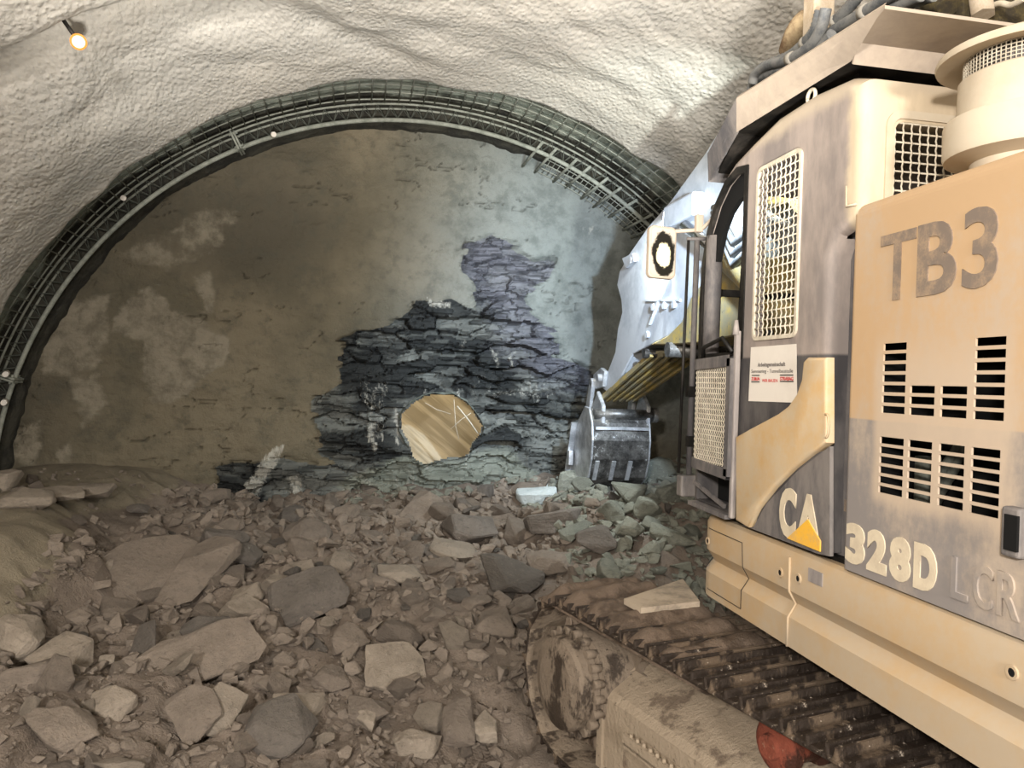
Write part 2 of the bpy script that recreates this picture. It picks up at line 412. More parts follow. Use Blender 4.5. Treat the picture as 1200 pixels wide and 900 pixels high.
def floor_mat():
    t = NT('muck_and_sprayed_mound'); v = t.coord(); w = t.attr('spray'); n1 = t.noise(v, 3, 7, .65); n2 = t.noise(v, 26, 6, .75)
    c = t.mix(t.ramp(n1, .35, .65), lin((108, 97, 87)), lin((128, 116, 105))); c = t.mix(t.ramp(n2, .56, .72, 0, .6), c, lin((134, 123, 111)))
    sp = t.mix(t.ramp(n1, .35, .65), lin((118, 109, 93)), lin((136, 126, 108)))
    c = t.mix(t.ramp(t.math('ADD', w, t.math('MULTIPLY', t.math('SUBTRACT', n1, .5), .5)), .4, .6), c, sp)
    return t.out(c, .92, t.bump(t.math('ADD', n2, t.noise(v, 60, 3, .7)), .9, .02))
M['soil'] = floor_mat()

# ------------------------------------------------------------------ text
def text_mesh(s, y0, y1, z0, z1, X, th=.003, bold=.0, name='lettering', rot=0.):
    cu = bpy.data.curves.new('t', 'FONT'); cu.body = s; cu.size = 1; cu.offset = bold; cu.extrude = .01; cu.resolution_u = 4
    o = bpy.data.objects.new('t', cu); COL.objects.link(o)
    dg = bpy.context.evaluated_depsgraph_get(); dg.update()
    me = bpy.data.meshes.new_from_object(o.evaluated_get(dg)); bpy.data.objects.remove(o); bpy.data.curves.remove(cu)
    n = len(me.vertices); a = np.empty(n*3, np.float32); me.vertices.foreach_get('co', a); a = a.reshape(-1, 3)
    lo, hi = a.min(0), a.max(0); u = (a-lo)/(hi-lo)
    b = np.empty_like(a)
    b[:, 0] = X-u[:, 2]*th
    b[:, 1] = y0+(y1-y0)*u[:, 0]
    b[:, 2] = z0+(z1-z0)*u[:, 1]+rot*(u[:, 0]-.5)
    me.vertices.foreach_set('co', b.reshape(-1)); me.update(); me.name = name; me.materials.clear()
    return me

# ------------------------------------------------------------------ ground
def mound_mask(x, y): return sstep(-1.95, -2.9, x+.25*np.sin(y*1.7))*sstep(4.5, 6.3, y)
def hmacro(x, y):
    z = -.15+.48*sstep(4.2, 9.2, y)+.05*sstep(3, 6, y)
    z = z+.10*sstep(-.2, .8, x)*sstep(7.5, 9.5, y)
    m = mound_mask(x, y); z = z*(1-m)+.66*m+.06*sstep(-1.3, -2.4, x)
    z = z+.40*sstep(1.35, 2.6, x)*sstep(5.2, 7.0, y)*(.35+.65*sstep(9.0, 7.8, y))+.25*sstep(3.3, 4.5, x)*sstep(5, 7, y)
    z = z+.25*sstep(-.2, -1.6, x)*sstep(6.8, 3.2, y)*sstep(.5, 2.5, y)
    z = z-.05*sstep(.25, .8, x)*sstep(5.2, 4.2, y)
    return z
def hfine(x, y):
    z = .10*fbm(x*.9, y*.9, 3, 4)
    a, b, c, dx, dy = cells(x*2.1+.3*fbm(x*2, y*2, 5, 2), y*2.1, 2); amp = sstep(-2.6, -2.0, x)*.9+.1
    z = z+((a-.5)*.10+(b-.5)*dx*.24+(c-.3)*dy*.24)*amp
    a, b, c, dx, dy = cells(x*6.3+.3*fbm(x*5, y*5, 6, 2), y*5.2, 4)
    z = z+((a-.5)*.045+(b-.5)*dx*.09+(c-.3)*dy*.09)*amp
    return z+.012*fbm(x*9, y*9, 8, 3)
def gh(x, y):
    x = np.atleast_1d(np.asarray(x, float)); y = np.atleast_1d(np.asarray(y, float)); return hmacro(x, y)+hfine(x, y)
def ground_at(px, py):
    d = ray(px, py); t = 1.5
    prev = t
    while t < 14:
        p = CAMP+d*t
        if p.z < float(hmacro(np.array([p.x]), np.array([p.y]))[0])+.02: break
        prev = t; t += .02
    return CAMP+d*t
xs = np.linspace(-5.2, 6.0, 373); ys = np.linspace(-9, 10.7, 110)
ys = np.concatenate([np.linspace(-9, 1.5, 60)[:-1], np.linspace(1.5, 10.75, 330)])
XX, YY = np.meshgrid(xs, ys, indexing='ij')
ZZ = hmacro(XX, YY)+hfine(XX, YY)
for _ in range(2):
    ZP = np.pad(ZZ, 1, mode='edge'); ZZ = (ZP[1:-1, 1:-1]*2+ZP[2:, 1:-1]+ZP[:-2, 1:-1]+ZP[1:-1, 2:]+ZP[1:-1, :-2])/6
g = grid_mesh('floor', np.stack([XX, YY, ZZ], -1), M['soil'], smooth=False, flip=True, attrs=dict(spray=mound_mask(XX+.12*fbm(XX*3, YY*3, 7, 3), YY+.3)))
tag(g, 'brown broken muck covering the tunnel floor', kind='structure')

# ------------------------------------------------------------------ tunnel lining
LCX, LCZ, LR = .75, .48, 4.77
th = np.linspace(math.radians(-14), math.radians(194), 380)
yl = np.concatenate([np.linspace(-9, 0, 60)[:-1], np.linspace(0, 8.6, 190)])
T, Yg = np.meshgrid(th, yl, indexing='ij')
arc = T*LR
disp = .12*fbm(arc*.8+.25*Yg, Yg*.9, 21, 3)+.014*fbm(arc*2.2, Yg*2.2, 25, 2)+.007*fbm(arc*9, Yg*9, 29, 2)
def hollow(a_pts, y_pts, depth, rec):
    y0 = np.interp(arc, a_pts, y_pts)+.10*fbm(arc*2, arc*0, 35, 2); w = sstep(a_pts[0]-.3, a_pts[0]+.2, arc)*sstep(a_pts[-1]+.3, a_pts[-1]-.2, arc)
    return -depth*w*sstep(-.30, .32, Yg-y0)*np.exp(-np.maximum(Yg-y0-.32, 0)/rec)
disp += hollow([9.2, 9.64, 10.15, 10.54, 10.94, 11.3, 12.2], [6.2, 6.15, 6.0, 5.9, 5.85, 5.8, 5.6], .24, .55)
disp += hollow([7.8, 8.5, 9.0, 9.7, 10.5], [7.9, 7.3, 6.6, 6.7, 6.6], .09, .5)
edge = sstep(7.2, 8.6, Yg)
Yw = Yg+edge*(.10*fbm(arc*1.1, arc*0, 31, 3)+.05*fbm(arc*5, arc*0, 33, 2))
Rr = LR-disp*(1-.5*edge)
Pm = np.stack([LCX+Rr*np.cos(T), Yw, LCZ+Rr*np.sin(T)], -1)
# turned lip at the open edge, out to the rock
lips = []
for k, (dr, dy) in enumerate(((.03, .03), (.08, .04), (.16, .03), (.36, -.05))):
    R2 = Rr[:, -1]+dr; lips.append(np.stack([LCX+R2*np.cos(th), Yw[:, -1]+dy, LCZ+R2*np.sin(th)], -1)[:, None])
Pm = np.concatenate([Pm]+lips, 1)
o = grid_mesh('ceiling', Pm, M['lining']); tag(o, 'grey beige sprayed concrete tunnel vault', kind='structure')
# unlined advance between lining and working face
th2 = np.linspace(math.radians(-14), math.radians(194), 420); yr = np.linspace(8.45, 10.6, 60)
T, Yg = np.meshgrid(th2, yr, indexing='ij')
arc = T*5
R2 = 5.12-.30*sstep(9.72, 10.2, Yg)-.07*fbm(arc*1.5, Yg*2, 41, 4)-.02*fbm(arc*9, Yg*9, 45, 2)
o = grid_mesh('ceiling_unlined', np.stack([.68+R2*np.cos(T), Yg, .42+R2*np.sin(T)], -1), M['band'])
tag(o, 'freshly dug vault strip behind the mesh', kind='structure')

# ------------------------------------------------------------------ working face
FY = 10.3
def P2(pts): return [(onY(a, b, FY).x, onY(a, b, FY).z) for a, b in pts]
def sdf(poly, X, Z):
    d = np.full(X.shape, 1e9); ins = np.zeros(X.shape, bool); n = len(poly)
    for i in range(n):
        (x0, z0), (x1, z1) = poly[i], poly[(i+1) % n]
        ex, ez = x1-x0, z1-z0; wx, wz = X-x0, Z-z0
        t = np.clip((wx*ex+wz*ez)/(ex*ex+ez*ez+1e-12), 0, 1)
        d = np.minimum(d, np.hypot(wx-ex*t, wz-ez*t))
        c = ((z0 > Z) != (z1 > Z)) & (X < (x1-x0)*(Z-z0)/(z1-z0+1e-12)+x0); ins ^= c
    return np.where(ins, d, -d)      # positive inside
fx = np.arange(-4.75, 6.1, .022); fz = np.arange(-.4, 5.5, .022)
X, Z = np.meshgrid(fx, fz, indexing='ij')
wx = X+.10*fbm(X*2.2, Z*2.2, 51, 4); wz = Z+.07*fbm(X*2.2, Z*4, 52, 4)
qx = np.floor(wx*5+.6*vnoise(X*3, Z*12, 53))/5; blk = .07*(vnoise(wx*3.5, np.floor(wz*13), 54)-.5)*2
def msk(pts, soft=.06, jag=1.): return sstep(-soft, soft, sdf(P2(pts), wx+blk*jag, wz))
def mmax(*a):
    r = a[0]
    for k in a[1:]: r = np.maximum(r, k)
    return r
rockA = [(401, 398), (440, 385), (468, 368), (490, 352), (528, 350), (562, 362), (560, 335), (545, 315), (552, 288), (580, 276), (602, 290), (622, 304), (652, 302),
         (640, 330), (618, 350), (632, 372), (655, 398), (652, 420), (700, 432), (692, 470), (692, 640), (395, 640), (396, 560), (372, 525), (370, 468), (402, 448)]
rockB = [(250, 545), (330, 538), (372, 548), (410, 540), (410, 640), (250, 640)]
rock = mmax(msk(rockA), msk(rockB))
lilac = np.clip(msk([(548, 280), (600, 272), (655, 300), (660, 345), (700, 420), (690, 450), (640, 450), (590, 400), (575, 360), (545, 330)], .25)*.9, 0, 1)
pale = mmax(*[msk(p, .10, .5)*w for p, w in (
    ([(165, 385), (205, 378), (235, 385), (268, 400), (262, 430), (235, 445), (205, 470), (180, 470), (165, 440)], 1),
    ([(85, 350), (130, 345), (130, 380), (115, 430), (95, 440), (55, 440), (45, 420)], .75),
    ([(150, 345), (180, 335), (200, 360), (250, 380), (240, 400), (160, 400), (125, 390)], .8),
    ([(222, 325), (245, 320), (255, 370), (240, 368), (235, 350)], .9),
    ([(90, 440), (120, 435), (122, 480), (95, 500), (88, 470)], .8),
    ([(130, 300), (190, 270), (240, 240), (280, 250), (250, 300), (190, 320)], .55),
    ([(10, 500), (50, 490), (40, 545), (5, 545)], .7), ([(60, 520), (85, 515), (78, 560), (64, 555)], .7))])
white = mmax(*[msk(p, .05, .3)*w for p, w in (
    ([(322, 522), (337, 520), (326, 545), (305, 575), (292, 605), (278, 603), (290, 565), (305, 540)], .9),
    ([(340, 560), (352, 558), (354, 575), (348, 612), (338, 612), (342, 585), (334, 568)], .9),
    ([(457, 480), (463, 480), (468, 520), (462, 518)], 1.),
    ([(426, 498), (434, 497), (442, 530), (436, 532)], 1.),
    ([(400, 575), (407, 570), (410, 590), (398, 590)], .6), ([(500, 345), (528, 352), (528, 362), (505, 360)], .8),
    ([(582, 400), (592, 410), (590, 430), (584, 430)], .8), ([(604, 410), (612, 410), (606, 432), (602, 430)], .8),
    ([(541, 395), (550, 390), (548, 412), (541, 410)], .6), ([(570, 458), (625, 455), (622, 466), (575, 466)], .55),
    ([(742, 262), (757, 255), (760, 270), (748, 272)], .6), ([(672, 268), (700, 262), (700, 278), (680, 280)], .45),
    ([(390, 372), (402, 366), (398, 395), (390, 392)], .3))])
vert = sstep(.62, .72, vnoise(wx*9, wz*2.2, 61))*msk([(400, 440), (470, 430), (690, 440), (690, 640), (400, 640)], .3)
white = np.maximum(white, .52*vert*sstep(.4, .7, vnoise(wx*4, wz*4, 62)))
edgem = msk([(475, 532), (520, 540), (600, 520), (640, 560), (640, 600), (400, 600), (400, 560), (440, 545)], .12)*.8
# relief: sprayed skin, and ledged strata where the rock is bare
zz = wz+.12*X*.2+.05*fbm(X*1.5, Z*1.5, 71, 2)
lv = zz*9; li = np.floor(lv); lf = lv-li
led = (vnoise(wx*1.7+li*7.3, li*1.0, 72)-.5)*.20+sstep(.8, 1, lf)*0
lv2 = zz*23; li2 = np.floor(lv2)
led2 = (vnoise(np.floor(wx*3.1+li2*3.7)*1.7, li2*1.3, 73)-.5)*.075
shx = wx+.25*zz; wob = .12*fbm(wx*5, wz*9, 87, 3)
chunk, b_, c_, dx_, dy_, e1 = cells(shx*1.7+wob, zz*6.4+wob, 77, True)
ch2, b2, c2, dx2, dy2, e2 = cells(shx*4.2+wob, zz*17+wob, 78, True)
blocky = (chunk-.5)*.26+(b_-.5)*dx_*.22+(c_-.35)*dy_*.20+(ch2-.5)*.07+(c2-.4)*dy2*.05
skin = .06*fbm(X*1.1, Z*1.1, 75, 5)+.018*fbm(X*5, Z*8, 76, 4)
crk = np.maximum(sstep(.07, .0, e1)*sstep(.3, .5, vnoise(wx*2, wz*3, 83)), .5*sstep(.08, .0, e2)*sstep(.5, .7, vnoise(wx*3, wz*4, 86)))
darkz = msk([(400, 440), (440, 400), (470, 395), (520, 385), (590, 400), (620, 430), (600, 460), (540, 462), (470, 465), (420, 480)], .12)
D = skin+rock*(.06+led*.5+led2*.5+blocky+.06*crk+.10*darkz)+pale*(-.02+.02*fbm(wx*4, wz*8, 79, 3))-.05*white*msk(rockB, .3)
cc_ = fbm(X*1.1+.2*fbm(X*4, Z*4, 93, 2), Z*3.2, 94, 4); ccm = sstep(.022, .0, np.abs(cc_))*sstep(.52, .62, vnoise(X*1.5, Z*2.1, 95))*(1-rock)
D += .022*ccm+.02*(1-rock)*fbm(X*3, Z*6, 96, 3)
D -= rock*.03*vert
D += .12*np.exp(-((X-1.5)/2.4)**2-((Z-2.2)/1.6)**2)
hole = [(472, 487), (482, 474), (498, 465), (512, 463), (530, 464), (545, 472), (556, 485), (565, 500), (562, 512), (552, 520), (550, 532), (538, 536), (522, 538), (510, 541),
        (497, 545), (485, 538), (480, 524), (475, 514), (470, 503)]
HP = P2(hole); sd = sdf(HP, X+.02*fbm(X*9, Z*9, 81, 2), Z)
keep = sd[:-1, :-1] < 0
hd = sstep(0, .25, -sd)
FP = np.stack([X, FY+D*np.maximum(hd, .5), Z], -1)
o = grid_mesh('wall_front', FP, M['face'], mask=keep, attrs=dict(worklight_tint=sstep(-.3, 2.4, X)*sstep(.6, 2.2, Z)*.85, dim=np.clip(sstep(.3, -1.2, X)*sstep(2.6, 4.0, Z)+.5*sstep(-2.8, -4, X)+.6*fbm(X*.7, Z*.9, 97, 3), 0, 1)*.8, crack=np.maximum(crk*rock, .35*ccm), tone=np.clip(.52+(chunk-.5)*.5+(ch2-.5)*.45+fbm(wx*1.4, wz*1.8, 85, 3)*.5-.38*darkz, 0, 1), rock=rock, pale=pale, white=white, lilac=lilac, edge=edgem), smooth=False)
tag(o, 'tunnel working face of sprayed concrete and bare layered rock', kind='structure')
# rock throat of the breakthrough and the smooth bore beyond it
mb = MB(); ring0 = []; n = 72
hp = [Vector((a, 0, b)) for a, b in HP]; cc = sum(hp, Vector())/len(hp)
loop = []
for i in range(n):
    t = i/n*len(hp); k = int(t); f = t-k; loop.append(hp[k].lerp(hp[(k+1) % len(hp)], f))
prev = None
for j in range(12):
    dep = FY-.02+j*.07; rg = []
    for i, p in enumerate(loop):
        s = 1.05+.02*j+.05*mnoise.noise(Vector((i*.35, j*.9, 3)))
        q = cc+(p-cc)*s; rg.append(mb.bm.verts.new((q.x, dep, q.z)))
    if prev:
        for i in range(n): mb.bm.faces.new((prev[i], prev[(i+1) % n], rg[(i+1) % n], rg[i]))
    prev = rg
o = mb.build('wall_front_breach', M['lining2'])
tag(o, 'broken rock rim of the breakthrough hole', kind='structure')
t = NT('smooth_lit_bore'); v = t.coord((1, .12, 1)); nn = t.noise(t.coord((1, 9, 9)), .8, 4, .6)
M['bore'] = t.out(t.mix(t.ramp(t.noise(t.coord((.25, 3, 3)), 1.6, 4, .6), .42, .6), lin((212, 202, 178)), lin((166, 156, 134))), .6, t.bump(nn, .5, .03))
nb = 64; bx = np.linspace(-1.5, 1.5, 30); tb = np.linspace(0, 2*PI, nb+1)
Bx, Tb = np.meshgrid(bx, tb, indexing='ij')
Rb = 1.0+.035*(vnoise(Tb*5, Tb*0, 91)-.5)*2+.03*np.sign(np.sin(Tb*7+1))*.6
Pb = np.stack([Bx, Rb*np.cos(Tb), Rb*np.sin(Tb)], -1)
bore = grid_mesh('wall_bore', Pb, M['bore'])
bore.rotation_euler = (0, math.radians(38), math.radians(12)); bore.location = (1.02, 12.05, 1.25)
tag(bore, 'smooth beige bore of the tunnel beyond the hole', kind='structure')
mb = MB()
for sx in (-1.5, 1.5): mb.lathe((sx, 0, 0), (1, 0, 0), [(1.05, 0), (0, 0)], 48)
me = mb.mesh('wall_bore_end'); be = mesh_obj('wall_bore_end', me, M['bore']); be.rotation_euler = bore.rotation_euler; be.location = bore.location
tag(be, 'end of the bore beyond the hole', kind='structure')
# cut the bore where it meets the face: delete faces in front of FY+.38
bm = bmesh.new(); bm.from_mesh(bore.data); Mw = Matrix.Translation(bore.location) @ bore.rotation_euler.to_matrix().to_4x4()
dl = [f for f in bm.faces if (Mw @ f.calc_center_median())  .y < FY+1.05 and abs((Mw @ f.calc_center_median()).x-1.02) < .8 and abs((Mw @ f.calc_center_median()).z-1.25) < .65]
bmesh.ops.delete(bm, geom=dl, context='FACES'); bm.to_mesh(bore.data); bm.free()
# thin broken wires hanging in the hole
for i, (a, b, c, r_) in enumerate((((532, 468), (534, 500), (538, 515), .004), ((536, 476), (549, 492), (560, 508), .010), ((552, 484), (540, 492), (528, 503), .004), ((498, 472), (512, 480), (528, 485), .004))):
    mb = MB(); mb.tube([onY(a[0], a[1], FY+.02), onY(b[0], b[1], FY+.08), onY(c[0], c[1], FY+.1)], r_, 6)
    w = mb.build('wire', M['wire']); tag(w, ['thin upright wire hanging across the breakthrough hole', 'thick pale bar slanting down at the right rim of the breakthrough hole',
        'short thin wire crossing the upright one in the breakthrough hole', 'fine wire curving below the top rim of the breakthrough hole'][i], 'wire')

# ------------------------------------------------------------------ steel arch, mesh, spiles
GX, GZ = .65, .40
def ringp(R, t, Y): return Vector((GX+R*math.cos(t), Y, GZ+R*math.sin(t)))
A0, A1 = math.radians(-6), math.radians(186)
gd = empty('lattice_girder', (GX, 9.8, 0)); tag(gd, 'curved steel lattice girder arching around the working face', 'girder')
for (R, dy, r_) in ((4.80, 0, .028), (4.97, -.09, .014), (4.97, .09, .014)):
    N = 140; mb = MB(); mb.tube([ringp(R, A0+(A1-A0)*i/N, 9.8+dy) for i in range(N+1)], r_, 8); mb.build('chord', M['galv'], gd)
mb = MB(); n = int((A1-A0)*4.88/.16)
for i in range(n):
    t0 = A0+(A1-A0)*i/n; t1 = A0+(A1-A0)*(i+.5)/n; t2 = A0+(A1-A0)*(i+1)/n
    for dy in (-.09, .09):
        mb.tube([ringp(4.82, t0, 9.8), ringp(4.96, t1, 9.8+dy), ringp(4.82, t2, 9.8)], .008, 5)
mb.build('bracing', M['galvd'], gd)
for deg in (117, 47, 163):
    t0 = math.radians(deg); c = ringp(4.88, t0, 9.8); mb = MB()
    Mx = Matrix.Translation(c) @ Matrix.Rotation(-(t0), 4, 'Y')
    mb.box((-.13, -.13, -.012), (.13, .13, .012), Mx, .004); mb.box((-.13, -.13, .02), (.13, .13, .044), Mx, .004)
    for a in (-.08, .08):
        for b in (-.08, .08): mb.cyl(Mx @ Vector((a, b, -.04)), Mx @ Vector((a, b, .07)), .016, n=6)
    mb.build('joint_plate', M['galv'], gd)
# welded wire mesh in the open strip
mb = MB(); r0 = 4.985
for k, Y in enumerate((8.66, 8.88, 9.10, 9.32, 9.54)):
    pts = [ringp(r0-.02*(Y-8.6)+.02*mnoise.noise(Vector((i*.13, Y, 0))), A0+(A1-A0)*i/150, Y) for i in range(151)]
    mb.tube(pts, .0085, 6)
n = 108
for i in range(n):
    t0 = A0+(A1-A0)*(i+.2*random.random())/n
    mb.tube([ringp(r0+.012, t0, 8.5), ringp(r0-.012, t0, 9.0), ringp(r0-.03, t0+.002, 9.62)], .0092, 5)
o = mb.build('wire_mesh', M['galv']); tag(o, 'welded wire mesh lining the strip between sprayed vault and steel girder', 'wire mesh')
mb = MB()   # lower mesh hanging at the right, in front of the rock rim
for k in range(4):
    Y = 9.95+.11*k
    mb.tube([ringp(4.80-.03*k, math.radians(36+34*i/40), Y) for i in range(41)], .007, 5)
for i in range(40):
    t0 = math.radians(36+34*i/39); mb.tube([ringp(4.83, t0, 9.88), ringp(4.72, t0, 10.30)], .006, 5)
o = mb.build('wire_mesh', M['galv']); tag(o, 'narrow wire mesh strip under the girder at the upper right rim of the rock face', 'wire mesh')
for k, deg in enumerate((72, 69, 66, 63.5, 60, 57.5, 55, 52, 50, 47.5, 45, 42.5)):
    t0 = math.radians(deg+random.uniform(-.6, .6)); mb = MB()
    mb.cyl(ringp(4.84, t0, 9.55), ringp(4.70-.03*random.random(), t0+.015, 10.42), .019, n=8)
    o = mb.build('spile_bar', M['galv']); tag(o, 'grey steel spile poking from under the girder towards the rock at the upper right', 'steel bar', 'spile bars under the girder')
for k, (px, py, lab) in enumerate(((6, 470, 'lower of the two white spacer tips on the girder at the photo border'), (8, 437, 'upper of the two white spacer tips on the girder at the photo border'), (145, 232, 'small white spacer tip on the mesh above the steep part of the girder'), (320, 158, 'whitish clamp on the girder left of its highest point'))):
    c = onY(px, py, 9.62); mb = MB(); mb.cyl(c, c+Vector((.02, -.09, -.02)), .035, .03, 10)
    o = mb.build('spacer_cap', M['paper']); tag(o, lab, 'spacer')

# survey reflector on the vault
d = ray(92, 49); p = None
tt = 3.0
while tt < 9:
    q = CAMP+d*tt
    if math.hypot(q.x-LCX, q.z-LCZ) > LR-.13: p = q; break
    tt += .01
nrm = (Vector((LCX, p.y, LCZ))-p).normalized()
rf = empty('survey_reflector', p); tag(rf, 'small round orange-rimmed survey reflector on a short pin in the vault', 'reflector')
todir = (CAMP-p).normalized()
mb = MB(); mb.cyl(p-nrm*.35+Vector((0, .08, 0)), p, .014, n=10); mb.build('pin', M['black'], rf)
mb = MB(); mb.lathe(p, todir, [(0, -.03), (.04, -.03), (.054, 0), (.054, .025), (.042, .03), (.040, .018)], 24); mb.build('rim', M['orange'], rf)
mb = MB(); mb.lathe(p+todir*.021, todir, [(.041, 0), (.025, .005), (0, .007)], 24); mb.build('lens', M['white'], rf)

exec_sections = True
# ================================================================== EXCAVATOR
XS = 1.75
EX = empty('excavator', (3.15, 2.44, -.13)); tag(EX, 'large ochre and grey tracked excavator digging beside the muck heap', 'excavator')
# ---- undercarriage
TA = math.radians(14.9); T0 = Vector((1.037, 4.15)); FT = Vector((-math.sin(TA), math.cos(TA))); RT = Vector((math.cos(TA), math.sin(TA)))
def W(l, f, z): q = T0+FT*f+RT*l; return Vector((q.x, q.y, z))
TM = Matrix(((RT.x, FT.x, 0, T0.x), (RT.y, FT.y, 0, T0.y), (0, 0, 1, 0), (0, 0, 0, 1)))   # (l,f,z) -> world
CF, CZ, CR, TL = -.18, .34, .40, 4.0; SW = .68
def track(loff, mirror=1):
    tk_loc = W(loff+SW/2, CF-TL/2, CZ)
    per = 2*TL+2*PI*CR; N = round(per/.203); pit = per/N
    # chain as the part's own mesh
    mb = MB()
    def path(s):
        s %= per
        if s < TL: return CF-TL+s, CZ+CR, 0.
        s -= TL
        if s < PI*CR: a = s/CR; return CF+CR*math.sin(a), CZ+CR*math.cos(a), -a
        s -= PI*CR
        if s < TL: return CF-s, CZ-CR, -PI
        s -= TL; a = s/CR; return CF-TL-CR*math.sin(a), CZ-CR*math.cos(a), -PI-a
    for i in range(N):
        f, z, a = path(i*pit)
        Mx = TM @ Matrix.Translation((loff+SW/2, f, z)) @ Matrix.Rotation(a, 4, 'X')
        for dl in (-.10, .10): mb.box((dl-.022, -.085-.03, -.10), (dl+.022, .085+.03, -.012), Mx, .008)
        mb.cyl(Mx @ Vector((-.13, .1, -.055)), Mx @ Vector((.13, .1, -.055)), .028, n=10)
    tk = mb.build('track', M['trackin'], EX, tk_loc)
    # one shoe, copied round the loop
    mb = MB(); hw = SW/2
    prof = [(-.110, -.008), (-.110, .012), (-.094, .016), (-.088, .048), (-.076, .048), (-.070, .014), (-.012, .012), (-.006, .040), (.006, .040), (.012, .012),
            (.070, .014), (.076, .048), (.088, .048), (.094, .016), (.112, .004), (.112, -.008)]
    mb.prism(prof, lambda u, v: (-hw, u, v), lambda u, v: (hw, u, v), bev=.006, seg=1)
    for dl in (-.1, .1):
        for df in (-.04, .04): mb.cyl((dl, df, .01), (dl, df, .028), .014, n=6)
    sme = mb.mesh('track_shoe'); sme.materials.append(M['track']); sme.materials.append(M['shoein'])
    for p in sme.polygons:
        if p.normal.z < -.9: p.material_index = 1
    for i in range(N):
        f, z, a = path((i+.5)*pit)
        Mx = TM @ Matrix.Translation((loff+SW/2, f, z)) @ Matrix.Rotation(a, 4, 'X')
        s = bpy.data.objects.new('track_shoe', sme); COL.objects.link(s); s.parent = tk
        Mx = Matrix.Translation(-tk_loc) @ Mx
        s.matrix_basis = Mx
    # mud crust on the top run
    if mirror == 1:
        lf = np.linspace(.0, .68, 34); ff = np.linspace(-1.35, .10, 80); L2, F2 = np.meshgrid(lf, ff, indexing='ij')
        hgt = .015+.05*sstep(-1.3, -.45, F2)+.03*fbm(L2*6, F2*6, 101, 4)+.02*np.cos(F2*2*PI/.203)
        ed = np.minimum(np.minimum(L2, .68-L2)*9, 1)*np.minimum((F2+1.35)*4, 1)*np.minimum((.10-F2)*8, 1)
        hgt = hgt*np.clip(ed, 0, 1)**.5-.03*(1-np.clip(ed, 0, 1))
        Pc = np.stack([T0.x+RT.x*(L2+loff)+FT.x*F2, T0.y+RT.y*(L2+loff)+FT.y*F2, CZ+CR+.012+hgt], -1)
        mo = grid_mesh('mud_crust', Pc, M['mud'], None, flip=True); mo.parent = tk; mo.location = -tk_loc
        tag(mo, kind='stuff')
    return tk
track(0); track(2.55, 2)
def side_gear(loff, out):
    # final drive and sprocket
    sg = 1 if out == 1 else -1; base = loff if out == 1 else loff+SW
    def V(l, f, z): return W(base+sg*l, f, z)
    ax = Vector((RT.x, RT.y, 0))*sg
    mb = MB(); mb.lathe(V(-.02, CF, CZ), ax, [(0, -.012), (.17, -.008), (.235, .01), (.245, .035), (.245, .075), (.262, .08), (.262, .11), (.255, .12), (.285, .13), (.292, .33), (.292, .36), (0, .36)], 48)
    fd = mb.build('final_drive', M['drive'], EX)
    bmb = MB()
    for i in range(22):
        a = 2*PI*i/22; c = V(.085, CF+.268*math.cos(a), CZ+.268*math.sin(a)); bmb.cyl(c-ax*.035, c+ax*.03, .024, n=6)
    bmb.build('bolt_ring', M['drive'], fd)
    mb = MB(); pr = []; nt = 21
    for i in range(nt):
        for dd, rr in ((0, .33), (.25, .345), (.4, .385), (.6, .385), (.75, .345)): a = 2*PI*(i+dd)/nt; pr.append((CF+rr*math.cos(a), CZ+rr*math.sin(a)))
    mb.prism(pr, lambda u, v: V(.30, u, v), lambda u, v: V(.36, u, v)); mb.build('sprocket', M['drive'], fd)
    # track frame: boxed beam with sloping top and end plate
    def beam(f0, f1, grow=0):
        g = grow
        return [[V(.12-g, f, -.0-g), V(.12-g, f, .35+g), V(.150, f, .385+g), V(.42, f, .52+g), V(.60+g, f, .56+g), V(.60+g, f, .02-g)] for f in (f0, f1)]
    def loft(mb, rs):
        R = [[mb.bm.verts.new(p) for p in r] for r in rs]
        for A, B in zip(R, R[1:]):
            for i in range(len(A)): mb.bm.faces.new((A[i], A[(i+1) % len(A)], B[(i+1) % len(A)], B[i]))
        mb.bm.faces.new(R[0]); mb.bm.faces.new(R[-1][::-1])
    mb = MB(); loft(mb, beam(-.44, -3.7)); fr = mb.build('track_frame', M['frame'], EX)
    mb = MB(); loft(mb, beam(-.40, -.445, .016)); mb.build('end_plate', M['frame'], fr)
    mb = MB(); mb.bar(V(.07, -.75, .26), V(.07, -2.1, .26), .10, .035, bev=.006); mb.bar(V(.03, -.75, .285), V(.03, -2.1, .285), .02, .05)
    for k in range(26): mb.cyl(V(.035, -.8-.05*k, .305), V(.035, -.8-.05*k, .325), .013, .007, 6)
    mb.build('step_plate', M['frame'], fr)
    for f in (-1.28, -2.6):
        mb = MB(); mb.lathe(V(.12, f-.28, .585), ax, [(0, 0), (.045, 0), (.05, .02), (.085, .03), (.105, .045), (.105, .085), (.08, .1), (.08, .22), (.105, .235), (.105, .27), (.03, .28), (0, .28)], 28)
        mb.build('carrier_roller', M['rust'], fr)
    for k in range(8):
        mb = MB(); mb.lathe(V(.22, -.65-.42*k, .05), ax, [(0, 0), (.06, 0), (.13, .02), (.13, .06), (.1, .08), (.1, .18), (.13, .2), (.13, .24), (0, .26)], 20); mb.build('track_roller', M['trackin'], fr)
    mb = MB(); mb.lathe(V(.20, CF-TL, CZ), ax, [(0, 0), (.1, 0), (.12, .03), (.33, .04), (.34, .09), (.3, .1), (.3, .18), (.34, .19), (.33, .24), (0, .26)], 36); mb.build('idler', M['drive'], fr)
side_gear(0, 1); side_gear(2.55, 2)
mb = MB()
